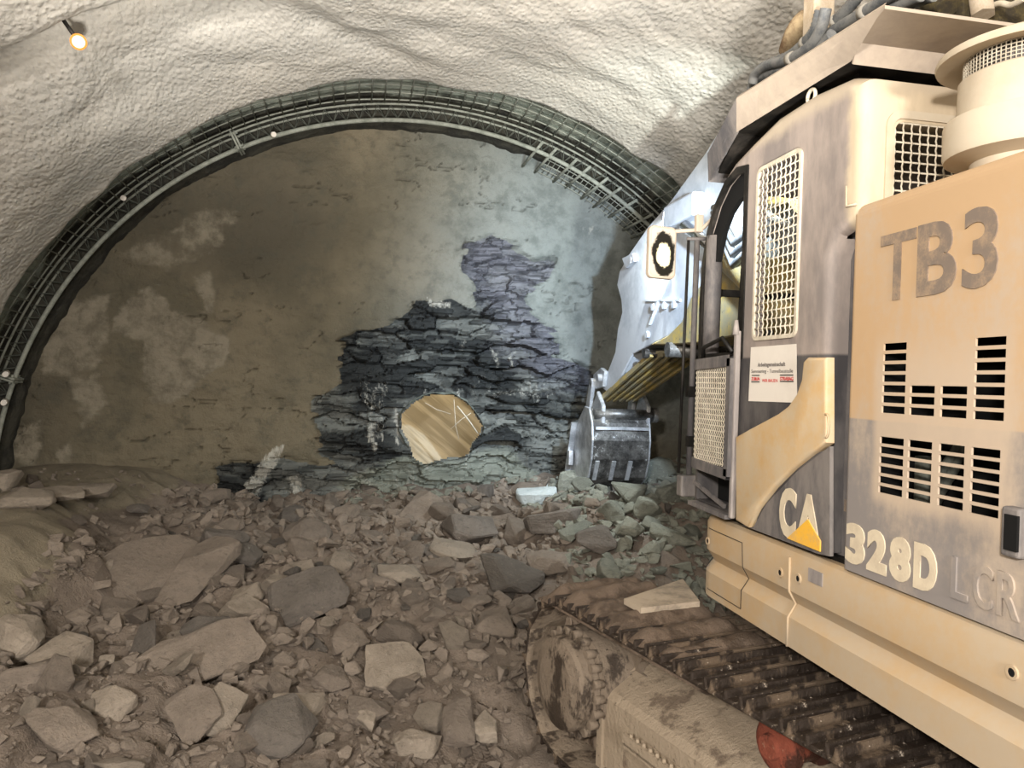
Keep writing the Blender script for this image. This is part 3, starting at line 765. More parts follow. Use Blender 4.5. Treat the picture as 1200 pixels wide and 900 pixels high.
mb.box((.55, -3.1, .15), (2.7, -1.3, .55), TM, .05); mb.cyl((3.15, 2.44, .5), (3.15, 2.44, .92), .72, n=48); mb.cyl((3.15, 2.44, .62), (3.15, 2.44, .80), .80, n=48)
mb.build('car_body', M['drive'], EX)

# ---- upper body: side frame with raised band, swept round the plan outline
plan = []
tail_r = 1.93; cx, cy = 3.15, 2.44
import itertools
y_t = cy-math.sqrt(tail_r**2-1.40**2)
a0 = math.atan2(y_t-cy, -1.40)
pl = [(XS, 3.30)]
for i in range(11):
    t = math.radians(180-90*i/10); pl.append((XS+.22+.22*math.cos(t), 3.60+.22*math.sin(t)))
pl += [(3.2, 3.82), (4.4, 3.82), (4.55, 3.6), (4.55, y_t)]
a1 = math.atan2(y_t-cy, 1.40)
tail = []
for i in range(25):
    a = a1+(a0-a1)*i/24; tail.append((cx+tail_r*math.cos(a), cy+tail_r*math.sin(a)))
pl += tail
# resample left side so long straight has its vertices
def offset_ring(pl, d):
    n = len(pl); out = []
    for i in range(n):
        p0 = Vector(pl[i-1]); p1 = Vector(pl[i]); p2 = Vector(pl[(i+1) % n])
        e1 = (p1-p0); e2 = (p2-p1)
        e1 = e1.normalized() if e1.length > 1e-6 else e2.normalized(); e2 = e2.normalized() if e2.length > 1e-6 else e1
        n1 = Vector((-e1.y, e1.x)); n2 = Vector((-e2.y, e2.x)); b = (n1+n2).normalized(); k = d/max(.5, b.dot(n1)); q = p1+b*k; out.append((q.x, q.y))
    return out
sec = [(-.30, .885), (-.02, .885), (0, .895), (.0, 1.015), (-.034, 1.066), (-.036, 1.070), (-.034, 1.075), (.0, 1.124), (.0, 1.262), (-.012, 1.285), (-.03, 1.296), (-.30, 1.296)]
mb = MB(); rings = []
for d_, z in sec:
    r = offset_ring(pl, d_); rings.append([mb.bm.verts.new((x, y, z)) for x, y in r])
for A, B in zip(rings, rings[1:]):
    for i in range(len(A)): mb.bm.faces.new((A[i], A[(i+1) % len(A)], B[(i+1) % len(A)], B[i]))
mb.bm.faces.new(rings[0]); mb.bm.faces.new(rings[-1][::-1])
ch = mb.build('chassis', M['tanlow'], EX, smooth=30)
# box lid at the front corner, seams, holes, plate
def side_ring(pts, th, X=XS, r=.004, name='seam', mat=None, parent=None):
    mb = MB(); mb.tube(pts, r, 6); return mb.build(name, mat or M['black'], parent or ch)
def on_side(p, off=.003):
    x = XS-off
    if p.y > 3.60: x = XS+.22-math.sqrt(max(.22**2-(p.y-3.60)**2, 0))-off
    z = p.z
    if 1.015 < z < 1.124: x += .034*(1-abs(z-1.07)/.055)
    return Vector((x, p.y, z))
L_ = [on_side(Vector((XS, y, z))) for y, z in ((3.72, 1.235), (3.62, 1.235), (3.5, 1.235), (3.28, 1.235), (3.27, 1.124), (3.27, 1.07), (3.275, 1.015), (3.275, .93), (3.5, .93), (3.62, .93), (3.73, .93), (3.74, 1.015), (3.75, 1.07), (3.74, 1.124), (3.72, 1.235))]
side_ring(L_, .003, name='box_lid_seam', r=.0018)
side_ring([on_side(Vector((XS, 2.875, z)), .004) for z in (1.262, 1.124, 1.07, 1.015, .895)], .003, name='panel_seam', r=.006, mat=M['tanlow'])
for (a, b) in ((915, 671), (936, 678), (829, 634), (1187, 788)):
    c = on_side(onX(a, b, XS), 0); mb = MB(); mb.lathe(c+Vector((-.006, 0, 0)), (1, 0, 0), [(.012, .004), (.012, 0), (.020, 0), (.021, .008)], 20); bo = mb.build('bolt_hole', M['tanlow'], ch)
    mb = MB(); mb.cyl(c+Vector((-.0045, 0, 0)), c+Vector((.004, 0, 0)), .012, n=16); mb.build('hole', M['void'], bo)
a = onX(948, 665, XS); b = onX(964, 688, XS); mb = MB(); mb.box((XS-.003, b.y, b.z), (XS+.004, a.y, a.z)); mb.build('rating_plate', M['grey'], ch)
# deck
mb = MB(); r = offset_ring(pl, -.06)
A = [mb.bm.verts.new((x, y, 1.296)) for x, y in r]; B = [mb.bm.verts.new((x, y, 1.312)) for x, y in r]
mb.bm.faces.new(A); mb.bm.faces.new(B)
for i in range(len(A)): mb.bm.faces.new((A[i], A[(i+1) % len(A)], B[(i+1) % len(A)], B[i]))
mb.build('deck', M['black'], EX)

# ---- engine house
HT = 2.637; HF = 2.54; HRr = 1.10
hz0 = 1.302
def rows(y_top, y_bot, n, gap): 
    p = (y_top-y_bot)/n; return [(y_top-i*p-p*gap, y_top-i*p) for i in range(n)]
ya = lambda px, py: onX(px, py, XS).y
za = lambda px, py: onX(px, py, XS).z
cols = [(ya(1061, 450), ya(1034, 450)), (ya(1095, 470), ya(1066, 470)), (ya(1133, 470), ya(1102, 470)), (ya(1178, 440), ya(1142, 440))]
colsL = [(ya(1058, 550), ya(1030, 550)), (ya(1091, 560), ya(1063, 560)), (ya(1129, 570), ya(1099, 570)), (ya(1171, 570), ya(1137, 570))]
up = rows(2.118, 1.870, 7, .68); lo_ = rows(1.800, 1.598, 6, .70)
holes = []
for ci, c in enumerate(cols):
    for ri, rr in enumerate(up):
        if ci in (0, 3) or ri >= 4: holes.append((c[0], c[1], rr[0], rr[1]))
for c in colsL:
    for rr in lo_: holes.append((c[0], c[1], rr[0], rr[1]))
Ys = sorted({HRr, HF-.03} | {h[0] for h in holes} | {h[1] for h in holes}); Zs = sorted({hz0, HT-.05, 1.855} | {h[2] for h in holes} | {h[3] for h in holes})
mb = MB(); vg = {}
def gv(y, z, x):
    k = (round(y, 5), round(z, 5), x)
    if k not in vg: vg[k] = mb.bm.verts.new((x, y, z))
    return vg[k]
cellset = {}
for i in range(len(Ys)-1):
    for j in range(len(Zs)-1):
        cy_, cz_ = (Ys[i]+Ys[i+1])/2, (Zs[j]+Zs[j+1])/2
        cellset[(i, j)] = not any(h[0] < cy_ < h[1] and h[2] < cz_ < h[3] for h in holes)
tk_ = .007
for (i, j), s in cellset.items():
    if not s: continue
    y0, y1, z0, z1 = Ys[i], Ys[i+1], Zs[j], Zs[j+1]
    mb.bm.faces.new((gv(y0, z0, XS), gv(y1, z0, XS), gv(y1, z1, XS), gv(y0, z1, XS)))
    mb.bm.faces.new((gv(y0, z0, XS+tk_), gv(y0, z1, XS+tk_), gv(y1, z1, XS+tk_), gv(y1, z0, XS+tk_)))
    for (di, dj, a, b) in ((-1, 0, (y0, z0), (y0, z1)), (1, 0, (y1, z0), (y1, z1)), (0, -1, (y0, z0), (y1, z0)), (0, 1, (y0, z1), (y1, z1))):
        if not cellset.get((i+di, j+dj), False):
            mb.bm.faces.new((gv(*a, XS), gv(*b, XS), gv(*b, XS+tk_), gv(*a, XS+tk_)))
# rounded top and front borders of the door
n = 6; R_ = .05
prev = None
for k in range(n+1):
    t = PI/2*k/n; x = XS+R_-R_*math.cos(t); z = HT-R_+R_*math.sin(t)
    cur = [mb.bm.verts.new((x, y, z)) for y in (HRr, HF-.03)]
    if prev: mb.bm.faces.new((prev[0], prev[1], cur[1], cur[0]))
    prev = cur
cur = [mb.bm.verts.new((2.55, y, HT+.015)) for y in (HRr, HF-.03)]; mb.bm.faces.new((prev[0], prev[1], cur[1], cur[0]))
prev = None
for k in range(n+1):
    t = PI/2*k/n; x = XS+.03-.03*math.cos(t); y = HF-.03+.03*math.sin(t)
    cur = [mb.bm.verts.new((x, y, z)) for z in (hz0, HT-.04)]
    if prev: mb.bm.faces.new((prev[0], prev[1], cur[1], cur[0]))
    prev = cur
hood = mb.build('engine_door', M['hood'], EX)
# body behind the door
mb = MB(); mb.box((XS+.04, HF-.03, hz0), (2.5, HF, HT-.01)); mb.box((2.5, .7, hz0), (4.5, HF-.02, HT+.0), bev=.04); mb.build('engine_housing', M['cabrear'], EX)
mb = MB(); mb.box((XS+.30, 1.0, hz0), (XS+.34, HF-.04, HT-.06)); mb.box((XS+.008, HF-.05, hz0), (XS+.34, HF-.035, HT-.06)); mb.box((XS+.01, 1.15, hz0+.002), (XS+.3, HF-.05, hz0+.01)); ib = mb.build('dark_backing', M['void'], EX)  # black panels stand in for the shade inside the louvres
mb = MB()
for k in range(2): mb.tube([(XS+.20, 2.42-.02*k, 1.35+.05*k), (XS+.16+.02*k, 2.30-.03*k, 1.62), (XS+.2, 2.16, 1.85-.03*k)], .018, 8)
mb.cyl((XS+.12, 2.26, 1.45), (XS+.12, 2.26, 1.74), .04, n=14)
mb.build('engine_hose', M['galvd'], EX)
# counterweight
mb = MB(); r = [p for p in tail]; rr = [Vector(p) for p in r]
bot = [mb.bm.verts.new((p.x, p.y, 1.312)) for p in rr]; top = [mb.bm.verts.new((p.x+(cx-p.x)*.02, p.y+(cy-p.y)*.02, 2.45)) for p in rr]
top2 = [mb.bm.verts.new((p.x+(cx-p.x)*.08, p.y+(cy-p.y)*.08, 2.55)) for p in rr]
for Aa, Bb in ((bot, top), (top, top2)):
    for i in range(len(Aa)-1): mb.bm.faces.new((Aa[i], Aa[i+1], Bb[i+1], Bb[i]))
mb.bm.faces.new(top2); mb.bm.faces.new(bot[::-1]); mb.build('counterweight', M['grey'], EX)
# lettering on the engine door
def letters(s, c0, c1, X, mat, parent, bold=.02, th=.004, rot=0.):
    """c0 = upper-left, c1 = lower-right corner (y, z)"""
    me = text_mesh(s, c0[0], c1[0], c1[1], c0[1], X, th, bold, rot=rot); return mesh_obj('lettering', me, mat, parent)
def yz(px, py, X=XS): p = onX(px, py, X); return (p.y, p.z)
letters('T', (2.372, 2.490), (2.200, 2.262), XS, M['stencil'], hood, .012)
letters('B', (2.190, 2.492), (2.022, 2.262), XS, M['stencil'], hood, .028)
letters('3', (1.998, 2.500), (1.868, 2.262), XS, M['stencil'], hood, .020)
for ch_, a, b in (('3', 2.512, 2.405), ('2', 2.392, 2.290), ('8', 2.275, 2.175), ('D', 2.160, 2.060)):
    letters(ch_, (a, 1.478), (b, 1.332), XS, M['letter'], hood, .058)
for ch_, a, b in (('L', 2.000, 1.935), ('C', 1.915, 1.845), ('R', 1.830, 1.755)):
    letters(ch_, (a, 1.468), (b, 1.345), XS, M['hood'], hood, .018, .006)
# latch
mb = MB(); a = onX(1184, 592, XS); b = onX(1204, 656, XS)
mb.box((XS-.03, b.y, b.z), (XS+.01, a.y, a.z), bev=.008); lt = mb.build('latch', M['dkgrey'], hood)
mb = MB(); mb.box((XS-.036, b.y, b.z+.02), (XS-.028, a.y-.018, a.z-.02)); mb.build('latch_slot', M['void'], lt)
# pre-cleaner on the roof of the engine house
pc = Vector((2.06, 2.10, 0)); mb = MB()
mb.lathe(pc, (0, 0, 1), [(0, 2.64), (.16, 2.64), (.16, 2.70), (.235, 2.715), (.24, 2.73), (.24, 2.825), (.235, 2.835), (.20, 2.84), (.20, 2.965), (.195, 2.97), (0, 2.97)], 48)
pcl = mb.build('pre_cleaner', M['cabrear'], EX, smooth=40)
mb = MB(); mb.lathe(pc, (0, 0, 1), [(.15, 2.965), (.15, 3.04)], 40)
mb.build('strainer_core', M['dkgrey'], pcl)
mb = MB()
for k in range(6): 
    z = 2.972+.012*k; mb.tube([pc+Vector((.185*math.cos(2*PI*i/40), .185*math.sin(2*PI*i/40), z)) for i in range(41)], .0022, 4)
for i in range(84): a = 2*PI*i/84; mb.cyl(pc+Vector((.185*math.cos(a), .185*math.sin(a), 2.965)), pc+Vector((.185*math.cos(a), .185*math.sin(a), 3.04)), .0022, n=4)
mb.build('strainer', M['wire'], pcl)
mb = MB(); mb.lathe(pc, (0, 0, 1), [(.18, 3.035), (.265, 3.02), (.268, 3.03), (.262, 3.045), (.17, 3.085), (0, 3.10)], 48); mb.build('rain_cap', M['cabrear'], pcl, smooth=40)

# ---- cab
outline = [(2.50, 3.09), (2.60, 3.13), (2.84, 3.155), (3.10, 3.15), (3.32, 3.105), (3.50, 3.06), (3.62, 3.00), (3.72, 2.90), (3.80, 2.74), (3.84, 2.5), (3.85, 2.2), (3.85, 1.325), (2.67, 1.325), (2.67, 2.46), (2.63, 2.54), (2.50, 2.57)]
mb = MB(); mb.prismX(outline, XS, 2.80, bev=.05, seg=4); outer = mb.mesh('o')
ctr = Vector((3.18, 2.25)); inn = [(ctr.x+(u-ctr.x)*.90, ctr.y+(v-ctr.y)*.93) for u, v in outline]
mb = MB(); mb.prismX(inn, XS+.045, 2.755); inner = mb.mesh('i')
winY = (3.352, 3.80)
door_win = [(3.352, 2.105), (3.352, 2.985)]+[(3.45, 3.0), (3.56, 2.965), (3.66, 2.88), (3.74, 2.76), (3.79, 2.6), (3.805, 2.4), (3.80, 2.105)]
door_low = [(3.37, 1.36), (3.37, 2.05), (3.79, 2.05), (3.79, 1.36)]
ga = [yz(887, 398), yz(940, 190)]
grl = rrect(ga[1][0], 2.175, 3.235, 2.945, .03)
cuts = []
for poly, x0, x1 in ((door_win, 1.6, 2.1), (door_low, 1.6, 2.1), (grl, 1.6, 2.1), (rrect(3.08, 2.0, 3.70, 2.95, .06), 2.6, 3.0)):
    mb = MB(); mb.prismX(poly, x0, x1); cuts.append(mb.mesh('c'))
mb = MB(); rw = rrect(1.885, 2.62, 2.62, 2.945, .035); mb.prism(rw, lambda u, v: (u, 2.3, v), lambda u, v: (u, 2.8, v)); cuts.append(mb.mesh('c'))
mb = MB(); rw2 = rrect(1.85, 1.75, 2.72, 2.95, .05); mb.prism(rw2, lambda u, v: (u, 3.5, v), lambda u, v: (u, 4.1, v)); cuts.append(mb.mesh('c'))
cabm = boolean(outer, [inner]+cuts, 'cab')
cab = mesh_obj('cab', cabm, None, EX)
# cab colour by place: cream rear and roof edge, grey dusted side, dark lower side
t = NT('cab_paint'); s_ = t.sep(); v = t.coord()
wob = t.math('MULTIPLY', t.math('SUBTRACT', t.noise(v, 6, 4), .5), .10)
yy = t.math('ADD', s_[1], wob); z_ = t.math('ADD', s_[2], wob)
nn = t.noise(t.coord((1, 1, .35)), 4, 6, .65); n2 = t.noise(v, 30, 4, .7)
side = t.mix(t.ramp(nn, .38, .62), lin((126, 118, 114)), lin((158, 146, 138)))
side = t.mix(t.ramp(s_[2], 2.085, 2.10), t.mix(t.ramp(nn, .4, .65), lin((62, 60, 62)), lin((96, 92, 90))), side)
cream = t.mix(t.ramp(nn, .4, .6), lin((200, 184, 158)), lin((186, 170, 146)))
c = t.mix(t.math('MULTIPLY', t.ramp(yy, 2.545, 2.60, 1, 0), t.ramp(s_[2], 2.52, 2.56)), side, cream)
c = t.mix(t.ramp(z_, 3.03, 3.09, 0, .8), c, lin((182, 168, 148)))
M['cab'] = t.out(c, .65, t.bump(n2, .06, .01)); cabm.materials.append(M['cab'])
auto_smooth(cabm, 32)
# lifting eye and small bracket
c = onX(951, 113, XS+.02); mb = MB(); mb.tube([c+Vector((0, .028*math.cos(a), .028*math.sin(a))) for a in [2*PI*i/16 for i in range(17)]], .008, 8); mb.build('lifting_eye', M['wire'], cab)
def wiregrid(name, poly_bounds, X, nu, nv, r, mat, parent, axis='X'):
    u0, v0, u1, v1 = poly_bounds; mb = MB()
    def P(u, v, off=0): return Vector((X+off, u, v)) if axis == 'X' else Vector((u, X+off, v))
    for i in range(nu+1):
        u = u0+(u1-u0)*i/nu; mb.tube([P(u, v0+(v1-v0)*k/(2*nv), r*.8*(1 if k % 2 else -1)) for k in range(2*nv+1)], r, 5)
    for j in range(nv+1):
        v = v0+(v1-v0)*j/nv; mb.tube([P(u0, v), P(u1, v)], r, 5)
    return mb.build(name, mat, parent)
def ringframe(name, poly, X, wid, dep, mat, parent, axis='X'):
    c = Vector((sum(p[0] for p in poly)/len(poly), sum(p[1] for p in poly)/len(poly)))
    mb = MB(); n = len(poly)
    def off(d):
        return offset_ring(poly, d)
    o1, o2 = off(wid/2), off(-wid/2)
    def P(p, x): return (x, p[0], p[1]) if axis == 'X' else (p[0], x, p[1])
    R = [[mb.bm.verts.new(P(p, x)) for p in oo] for oo, x in ((o1, X+dep), (o1, X), (o2, X), (o2, X+dep))]
    for k in range(4):
        A, B = R[k], R[(k+1) % 4]
        for i in range(n): mb.bm.faces.new((A[i], A[(i+1) % n], B[(i+1) % n], B[i]))
    return mb.build(name, mat, parent)
sg_ = ringframe('side_guard', grl, XS-.010, .016, .012, M['wire'], cab)
wiregrid('guard_wire', (ga[1][0]+.006, 2.182, 3.229, 2.938), XS-.004, 9, 20, .0036, M['wire'], sg_)
rg_ = ringframe('rear_guard', rrect(1.86, 2.595, 2.645, 2.97, .05), 2.492, .03, .012, M['cabrear'], cab, 'Y')
wiregrid('guard_wire', (1.888, 2.622, 2.618, 2.942), 2.505, 21, 9, .0036, M['wire'], rg_, 'Y')
# door frame (black gasket), pillar, windscreen guard bars
ringframe('door_frame', door_win, XS-.006, .035, .02, M['black'], cab)
mb = MB(); mb.cyl((XS+.035, 3.755, 2.08), (XS+.035, 3.745, 2.74), .043, n=18); mb.build('front_pillar', M['dkgrey'], cab)
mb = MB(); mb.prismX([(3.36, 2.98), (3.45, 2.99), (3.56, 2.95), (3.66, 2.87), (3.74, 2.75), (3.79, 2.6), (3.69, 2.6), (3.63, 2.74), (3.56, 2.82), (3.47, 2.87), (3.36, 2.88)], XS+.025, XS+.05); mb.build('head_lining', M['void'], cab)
mb = MB(); mb.bar((1.99, 3.86, 1.7), (2.03, 3.86, 3.0), .03, .03); mb.bar((XS+.05, 3.86, 2.46), (2.75, 3.86, 2.46), .035, .035); mb.bar((2.35, 3.86, 1.7), (2.35, 3.86, 3.0), .03, .03)
mb.build('windscreen_bars', M['black'], cab)
# lower door guard: bars and wire on a curved plan
def gplan(t):   # t 0..1 from rear to front, bulging
    if t < .72: return (1.695, 3.36+.36*t/.72)
    a = (t-.72)/.28*PI/2*.9; return (1.695+.13*(1-math.cos(a)), 3.72+.13*math.sin(a))
mb = MB(); N = 22
for (z, h) in ((2.07, .055), (1.55, .05)):
    prev = None
    for i in range(N+1):
        x, y = gplan(i/N); tz = z+.02*(i/N-.5)*(-1 if z > 2 else 1)
        cur = [mb.bm.verts.new(p) for p in ((x, y, tz-h/2), (x, y, tz+h/2), (x+.03, y, tz+h/2), (x+.03, y, tz-h/2))]
        if prev:
            for k in range(4): mb.bm.faces.new((prev[k], prev[(k+1) % 4], cur[(k+1) % 4], cur[k]))
        prev = cur
for tt_ in (0.02,): x, y = gplan(tt_); mb.bar((x+.01, y, 1.53), (x+.01, y, 2.09), .02, .04, (0, 1, 0))
dg_ = mb.build('door_guard', M['dkgrey'], cab)
mb = MB()
for i in range(1, 22):
    x, y = gplan(i/22); mb.tube([(x+.015+.003*(1 if k % 2 else -1), y, 1.57+.48*k/36) for k in range(37)], .0034, 5)
for j in range(19):
    z = 1.58+.47*j/18; mb.tube([(gplan(i/22)[0]+.015, gplan(i/22)[1], z) for i in range(23)], .0034, 5)
mb.build('guard_wire', M['wire'], dg_)
# door edge strip with latch
mb = MB(); a = onX(866, 612, XS-.02); b = onX(880, 378, XS-.02)
mb.bar((XS-.022, 3.352, 1.335), (XS-.022, 3.352, 2.22), .028, .026, (1, 0, 0), bev=.006); mb.cyl((XS-.03, 3.352, 2.20), (XS-.03, 3.352, 2.27), .018, .008, 10)
mb.build('door_edge', M['grey'], cab)
mb = MB(); mb.tube([(XS-.03, 3.70, 2.10), (XS-.05, 3.66, 2.15), (XS-.05, 3.45, 2.19), (XS-.03, 3.38, 2.12)], .011, 8); mb.build('door_handle', M['black'], cab)
mb = MB(); mb.bar((XS-.02, 3.80, 1.34), (XS-.02, 3.38, 1.335), .05, .02); mb.bar((XS-.015, 3.80, 1.45), (XS-.015, 3.44, 1.375), .012, .02); mb.build('door_sill', M['dkgrey'], cab)
mb = MB(); mb.box((XS+.12, 3.36, 1.33), (XS+.14, 3.8, 2.04)); mb.build('door_dark_backing', M['void'], cab)  # black sheet stands in for the shade behind the door guard
# seat and console inside
mb = MB(); mb.box((2.05, 2.85, 1.65), (2.5, 3.35, 1.8), bev=.04); mb.box((2.08, 2.78, 1.75), (2.47, 2.92, 2.45), bev=.05); mb.box((2.17, 2.80, 2.47), (2.38, 2.90, 2.66), bev=.03); mb.box((2.1, 2.9, 1.34), (2.45, 3.3, 1.66)); mb.build('operator_seat', M['seat'], cab)
mb = MB(); mb.box((1.9, 3.0, 1.4), (2.02, 3.5, 1.95), bev=.03); mb.cyl((1.96, 3.45, 1.95), (1.96, 3.47, 2.15), .012, n=8); mb.cyl((1.96, 3.47, 2.15), (1.96, 3.475, 2.24), .025, .02, 10); mb.build('control_console', M['seat'], cab)
mb = MB(); mb.box((2.765, 3.07, 1.99), (2.775, 3.71, 2.96)); mb.build('window_glass', M['glass'], cab)
# ochre swoosh panel
sw = [yz(*p) for p in ((868, 512), (884, 503), (905, 492), (918, 485), (930, 476), (940, 462), (946, 445), (948, 424), (953, 419), (975, 419), (975, 519), (958, 531), (935, 549), (912, 572), (893, 596), (882, 618), (868, 610))]
mb = MB(); mb.prismX(sw, XS-.028, XS+.01, bev=.012, seg=3, bevend='a'); swp = mb.build('swoosh_panel', M['tan'], cab, smooth=40)
fold = [yz(*p) for p in ((918, 488), (932, 480), (950, 440), (973, 430), (973, 515), (900, 588), (886, 590))]
c = onX(968, 499, XS-.03); mb = MB(); mb.tube([c+Vector((0, .03*math.cos(a)*.6, .045*math.sin(a))) for a in [math.radians(-10+200*i/12)+PI/2-.2 for i in range(13)]], .004, 6); mb.build('grip_recess', M['tan'], swp)
mb = MB(); mb.prismX([yz(*p) for p in ((870, 615), (884, 618), (900, 590), (935, 553), (974, 523), (974, 652), (960, 649))], XS-.006, XS+.01); lowp = mb.build('logo_panel', M['dkgrey'], cab)
for s, p0, p1 in (('C', (917, 564), (938, 628)), ('A', (940, 570), (969, 632)), ('T', (962, 590), (986, 640))):
    a, b = yz(*p0), yz(*p1)
    if s == 'C': a, b = (2.958, 1.545), (2.835, 1.338)
    if s == 'A': a, b = (2.828, 1.540), (2.660, 1.345)
    if s == 'T': a, b = (2.655, 1.535), (2.560, 1.345)
    if s == 'T': a, b = (2.655, 1.535), (2.575, 1.345)
    letters(s, a, b, XS-.006 if s != 'T' else XS+.088, M['letter'] if s != 'T' else M['stencil'], lowp, .05)  # T takes a darker colour to paint in the shade of the recess
mb = MB(); mb.box((XS+.09, 2.53, 1.315), (XS+.11, 2.72, 2.58)); mb.build('rear_recess', M['dkgrey'], cab)
mb = MB(); mb.prismX([(2.885, 1.338), (2.742, 1.442), (2.655, 1.375), (2.655, 1.334)], XS-.014, XS-.008); mb.build('logo_triangle', M['yellow'], lowp)
# small weld clip on the cab side
mb = MB(); mb.tube([onX(a, b, XS-.004) for a, b in ((992, 218), (992, 242), (1003, 239))], .005, 6); mb.build('trim_clip', M['cabrear'], cab)
# paper notice
pa = empty('paper_notice', (XS, 3.07, 2.02)); tag(pa, 'white printed notice with red logos taped to the cab side below the window grille', 'notice')
pc_ = [onX(a, b, XS-.003) for a, b in ((880, 407), (933, 403), (934, 472), (877, 470))]
mb = MB(); mb.slab(pc_, .0012); mb.build('sheet', M['paper'], pa)
def note(s, x0, y0, x1, y1, mat, bold=.0, nm='lettering'):
    a = onX(x0, y0, XS-.005); b = onX(x1, y1, XS-.005)
    me = text_mesh(s, a.y, b.y, b.z, a.z, XS-.0045, .0006, bold); mesh_obj(nm, me, mat, pa)
note('Arbeitsgemeinschaft', 888, 425, 920, 430.5, M['ink'], .02); note('Semmering - Tunnelbaustelle', 880.5, 433, 929, 438, M['ink'])
note('STRABAG', 914, 441.5, 929.5, 446, M['inkr'], .03); note('ZUBLIN', 880.5, 442, 890, 446, M['inkr'], .03); note('WIR BAUEN', 893, 444, 911, 448, M['inkr'], .0)
mb = MB()
for (x0, y0, x1) in ((881, 439.8, 890), (880.5, 447.5, 890), (914, 439.5, 929.5), (914, 447, 930)):
    a = onX(x0, y0, XS-.005); b = onX(x1, y0, XS-.005); mb.bar(a, b, .0012, .0042, (0, 0, 1))
mb.build('rule_lines', M['inkk'], pa)

# roof guard
gd_ = None
def X3(px, py, X): p = onX(px, py, X); return (p.x, p.y, p.z)
mb = MB()
s1, s2, s3, s4 = X3(863, 155, XS-.01), X3(997, 72, XS-.01), X3(1037, 6, XS-.10), X3(863, 115, XS-.07)
mb.slab([s1, s2, s3, s4], -.012); gs = mb.build('roof_guard', M['grey'], EX)
M['guardm'] = dusty('dusty_guard_plate', (150, 138, 126), (176, 162, 146), .5, 1.6, .75, .05); gs.data.materials[0] = M['guardm']
mb = MB(); mb.slab([s4, X3(829, 180, XS+.02), X3(830, 213, XS+.05), s1], -.012)
mb.slab([X3(829, 180, XS+.02), X3(830, 213, XS+.05), (2.85, X3(830, 213, XS+.05)[1], X3(830, 213, XS+.05)[2]), (2.85, X3(829, 180, XS+.02)[1], X3(829, 180, XS+.02)[2])], .01)
mb.build('front_visor', M['dkgrey'], gs)  # dark grey paints in the shade on this inward-turned plate
Yr = 2.56; zl = s2[2]; yb = s3[1]
mb = MB()
mb.slab([(s2[0], Yr, zl-.01), (2.95, Yr, zl-.01), (2.95, Yr-.05, zl+.055), (s2[0]-.02, Yr-.05, zl+.055)], .01)
mb.slab([(s2[0]-.02, Yr-.05, zl+.055), (2.95, Yr-.05, zl+.055), (2.95, yb, s3[2]), s3], .012)
mb.build('rear_flare', M['guardm'], gs)
mb = MB(); mb.box((XS+.02, 2.55, 3.20), (2.95, 3.50, 3.215)); mb.slab([(XS+.02, 3.50, 3.20), (2.9, 3.50, 3.20), (2.9, 3.78, 3.08), (XS+.06, 3.78, 3.08)], .012)
for x in (XS+.12, 2.2, 2.65): mb.box((x, 2.7, 3.12), (x+.05, 2.8, 3.2)); mb.box((x, 3.3, 3.09), (x+.05, 3.4, 3.2))
mb.build('guard_floor', M['black'], gs)

# handrail posts, mirror and bracket at the cab front
hr = None
mb = MB(); Yp = 4.02
pA, pB = onY(807, 280, Yp), onY(795, 554, Yp); pC, pD = onY(817, 280, Yp), onY(807, 556, Yp)
mb.tube([pA, pB], .009, 8); hrail = mb.build('handrail', M['black'], EX)
mb = MB(); mb.tube([pC, pD], .017, 8); mb.build('rail_post', M['dkgrey'], hrail)
mb = MB(); mb.tube([pA+Vector((-.01, 0, 0)), pC+Vector((.05, -.02, 0))], .010, 8)
mb.build('rail_top', M['dkgrey'], hrail)
for py in (459, 517):
    mb = MB(); q = onY(812, py, Yp); mb.box(q-Vector((.035, .02, .03)), q+Vector((.06, .02, .03))); mb.build('rail_clamp', M['black'], hrail)
mb = MB(); q = onY(804, 568, Yp); mb.box(q-Vector((.05, .05, .06)), q+Vector((.10, .02, .055)), bev=.008)
mb.bar(q+Vector((.05, 0, -.02)), Vector((1.95, 3.83, q.z-.06)), .06, .08)
mb.build('rail_bracket', M['dkgrey'], hrail)
mc = onY(776, 296, 4.05); mir = None
mb = MB(); mb.prism(rrect(mc.x-.090, mc.z-.145, mc.x+.085, mc.z+.145, .03), lambda u, v: (u, 4.035+(u-mc.x)*.2, v), lambda u, v: (u, 4.085+(u-mc.x)*.2, v), bev=.008)
mir = mb.build('mirror', M['guardm'], EX, wloc=(mc.x, 4.05, mc.z))
mb = MB(); mb.prism(rrect(mc.x-.078, mc.z-.132, mc.x+.073, mc.z+.132, .024), lambda u, v: (u, 4.031+(u-mc.x)*.2, v), lambda u, v: (u, 4.036+(u-mc.x)*.2, v)); mb.build('mirror_glass', M['mirror'], mir, wloc=(mc.x, 4.03, mc.z))
mb = MB(); mb.tube([mc+Vector((.07, .01, .125)), onY(812, 270, 4.05), pC+Vector((.03, 0, .06)), (1.85, 3.80, 2.90)], .011, 8); q = onY(819, 262, 4.03); mb.box(q-Vector((.022, .02, .05)), q+Vector((.022, .02, .05)), bev=.008)
mb.build('mirror_arm', M['guardm'], mir)

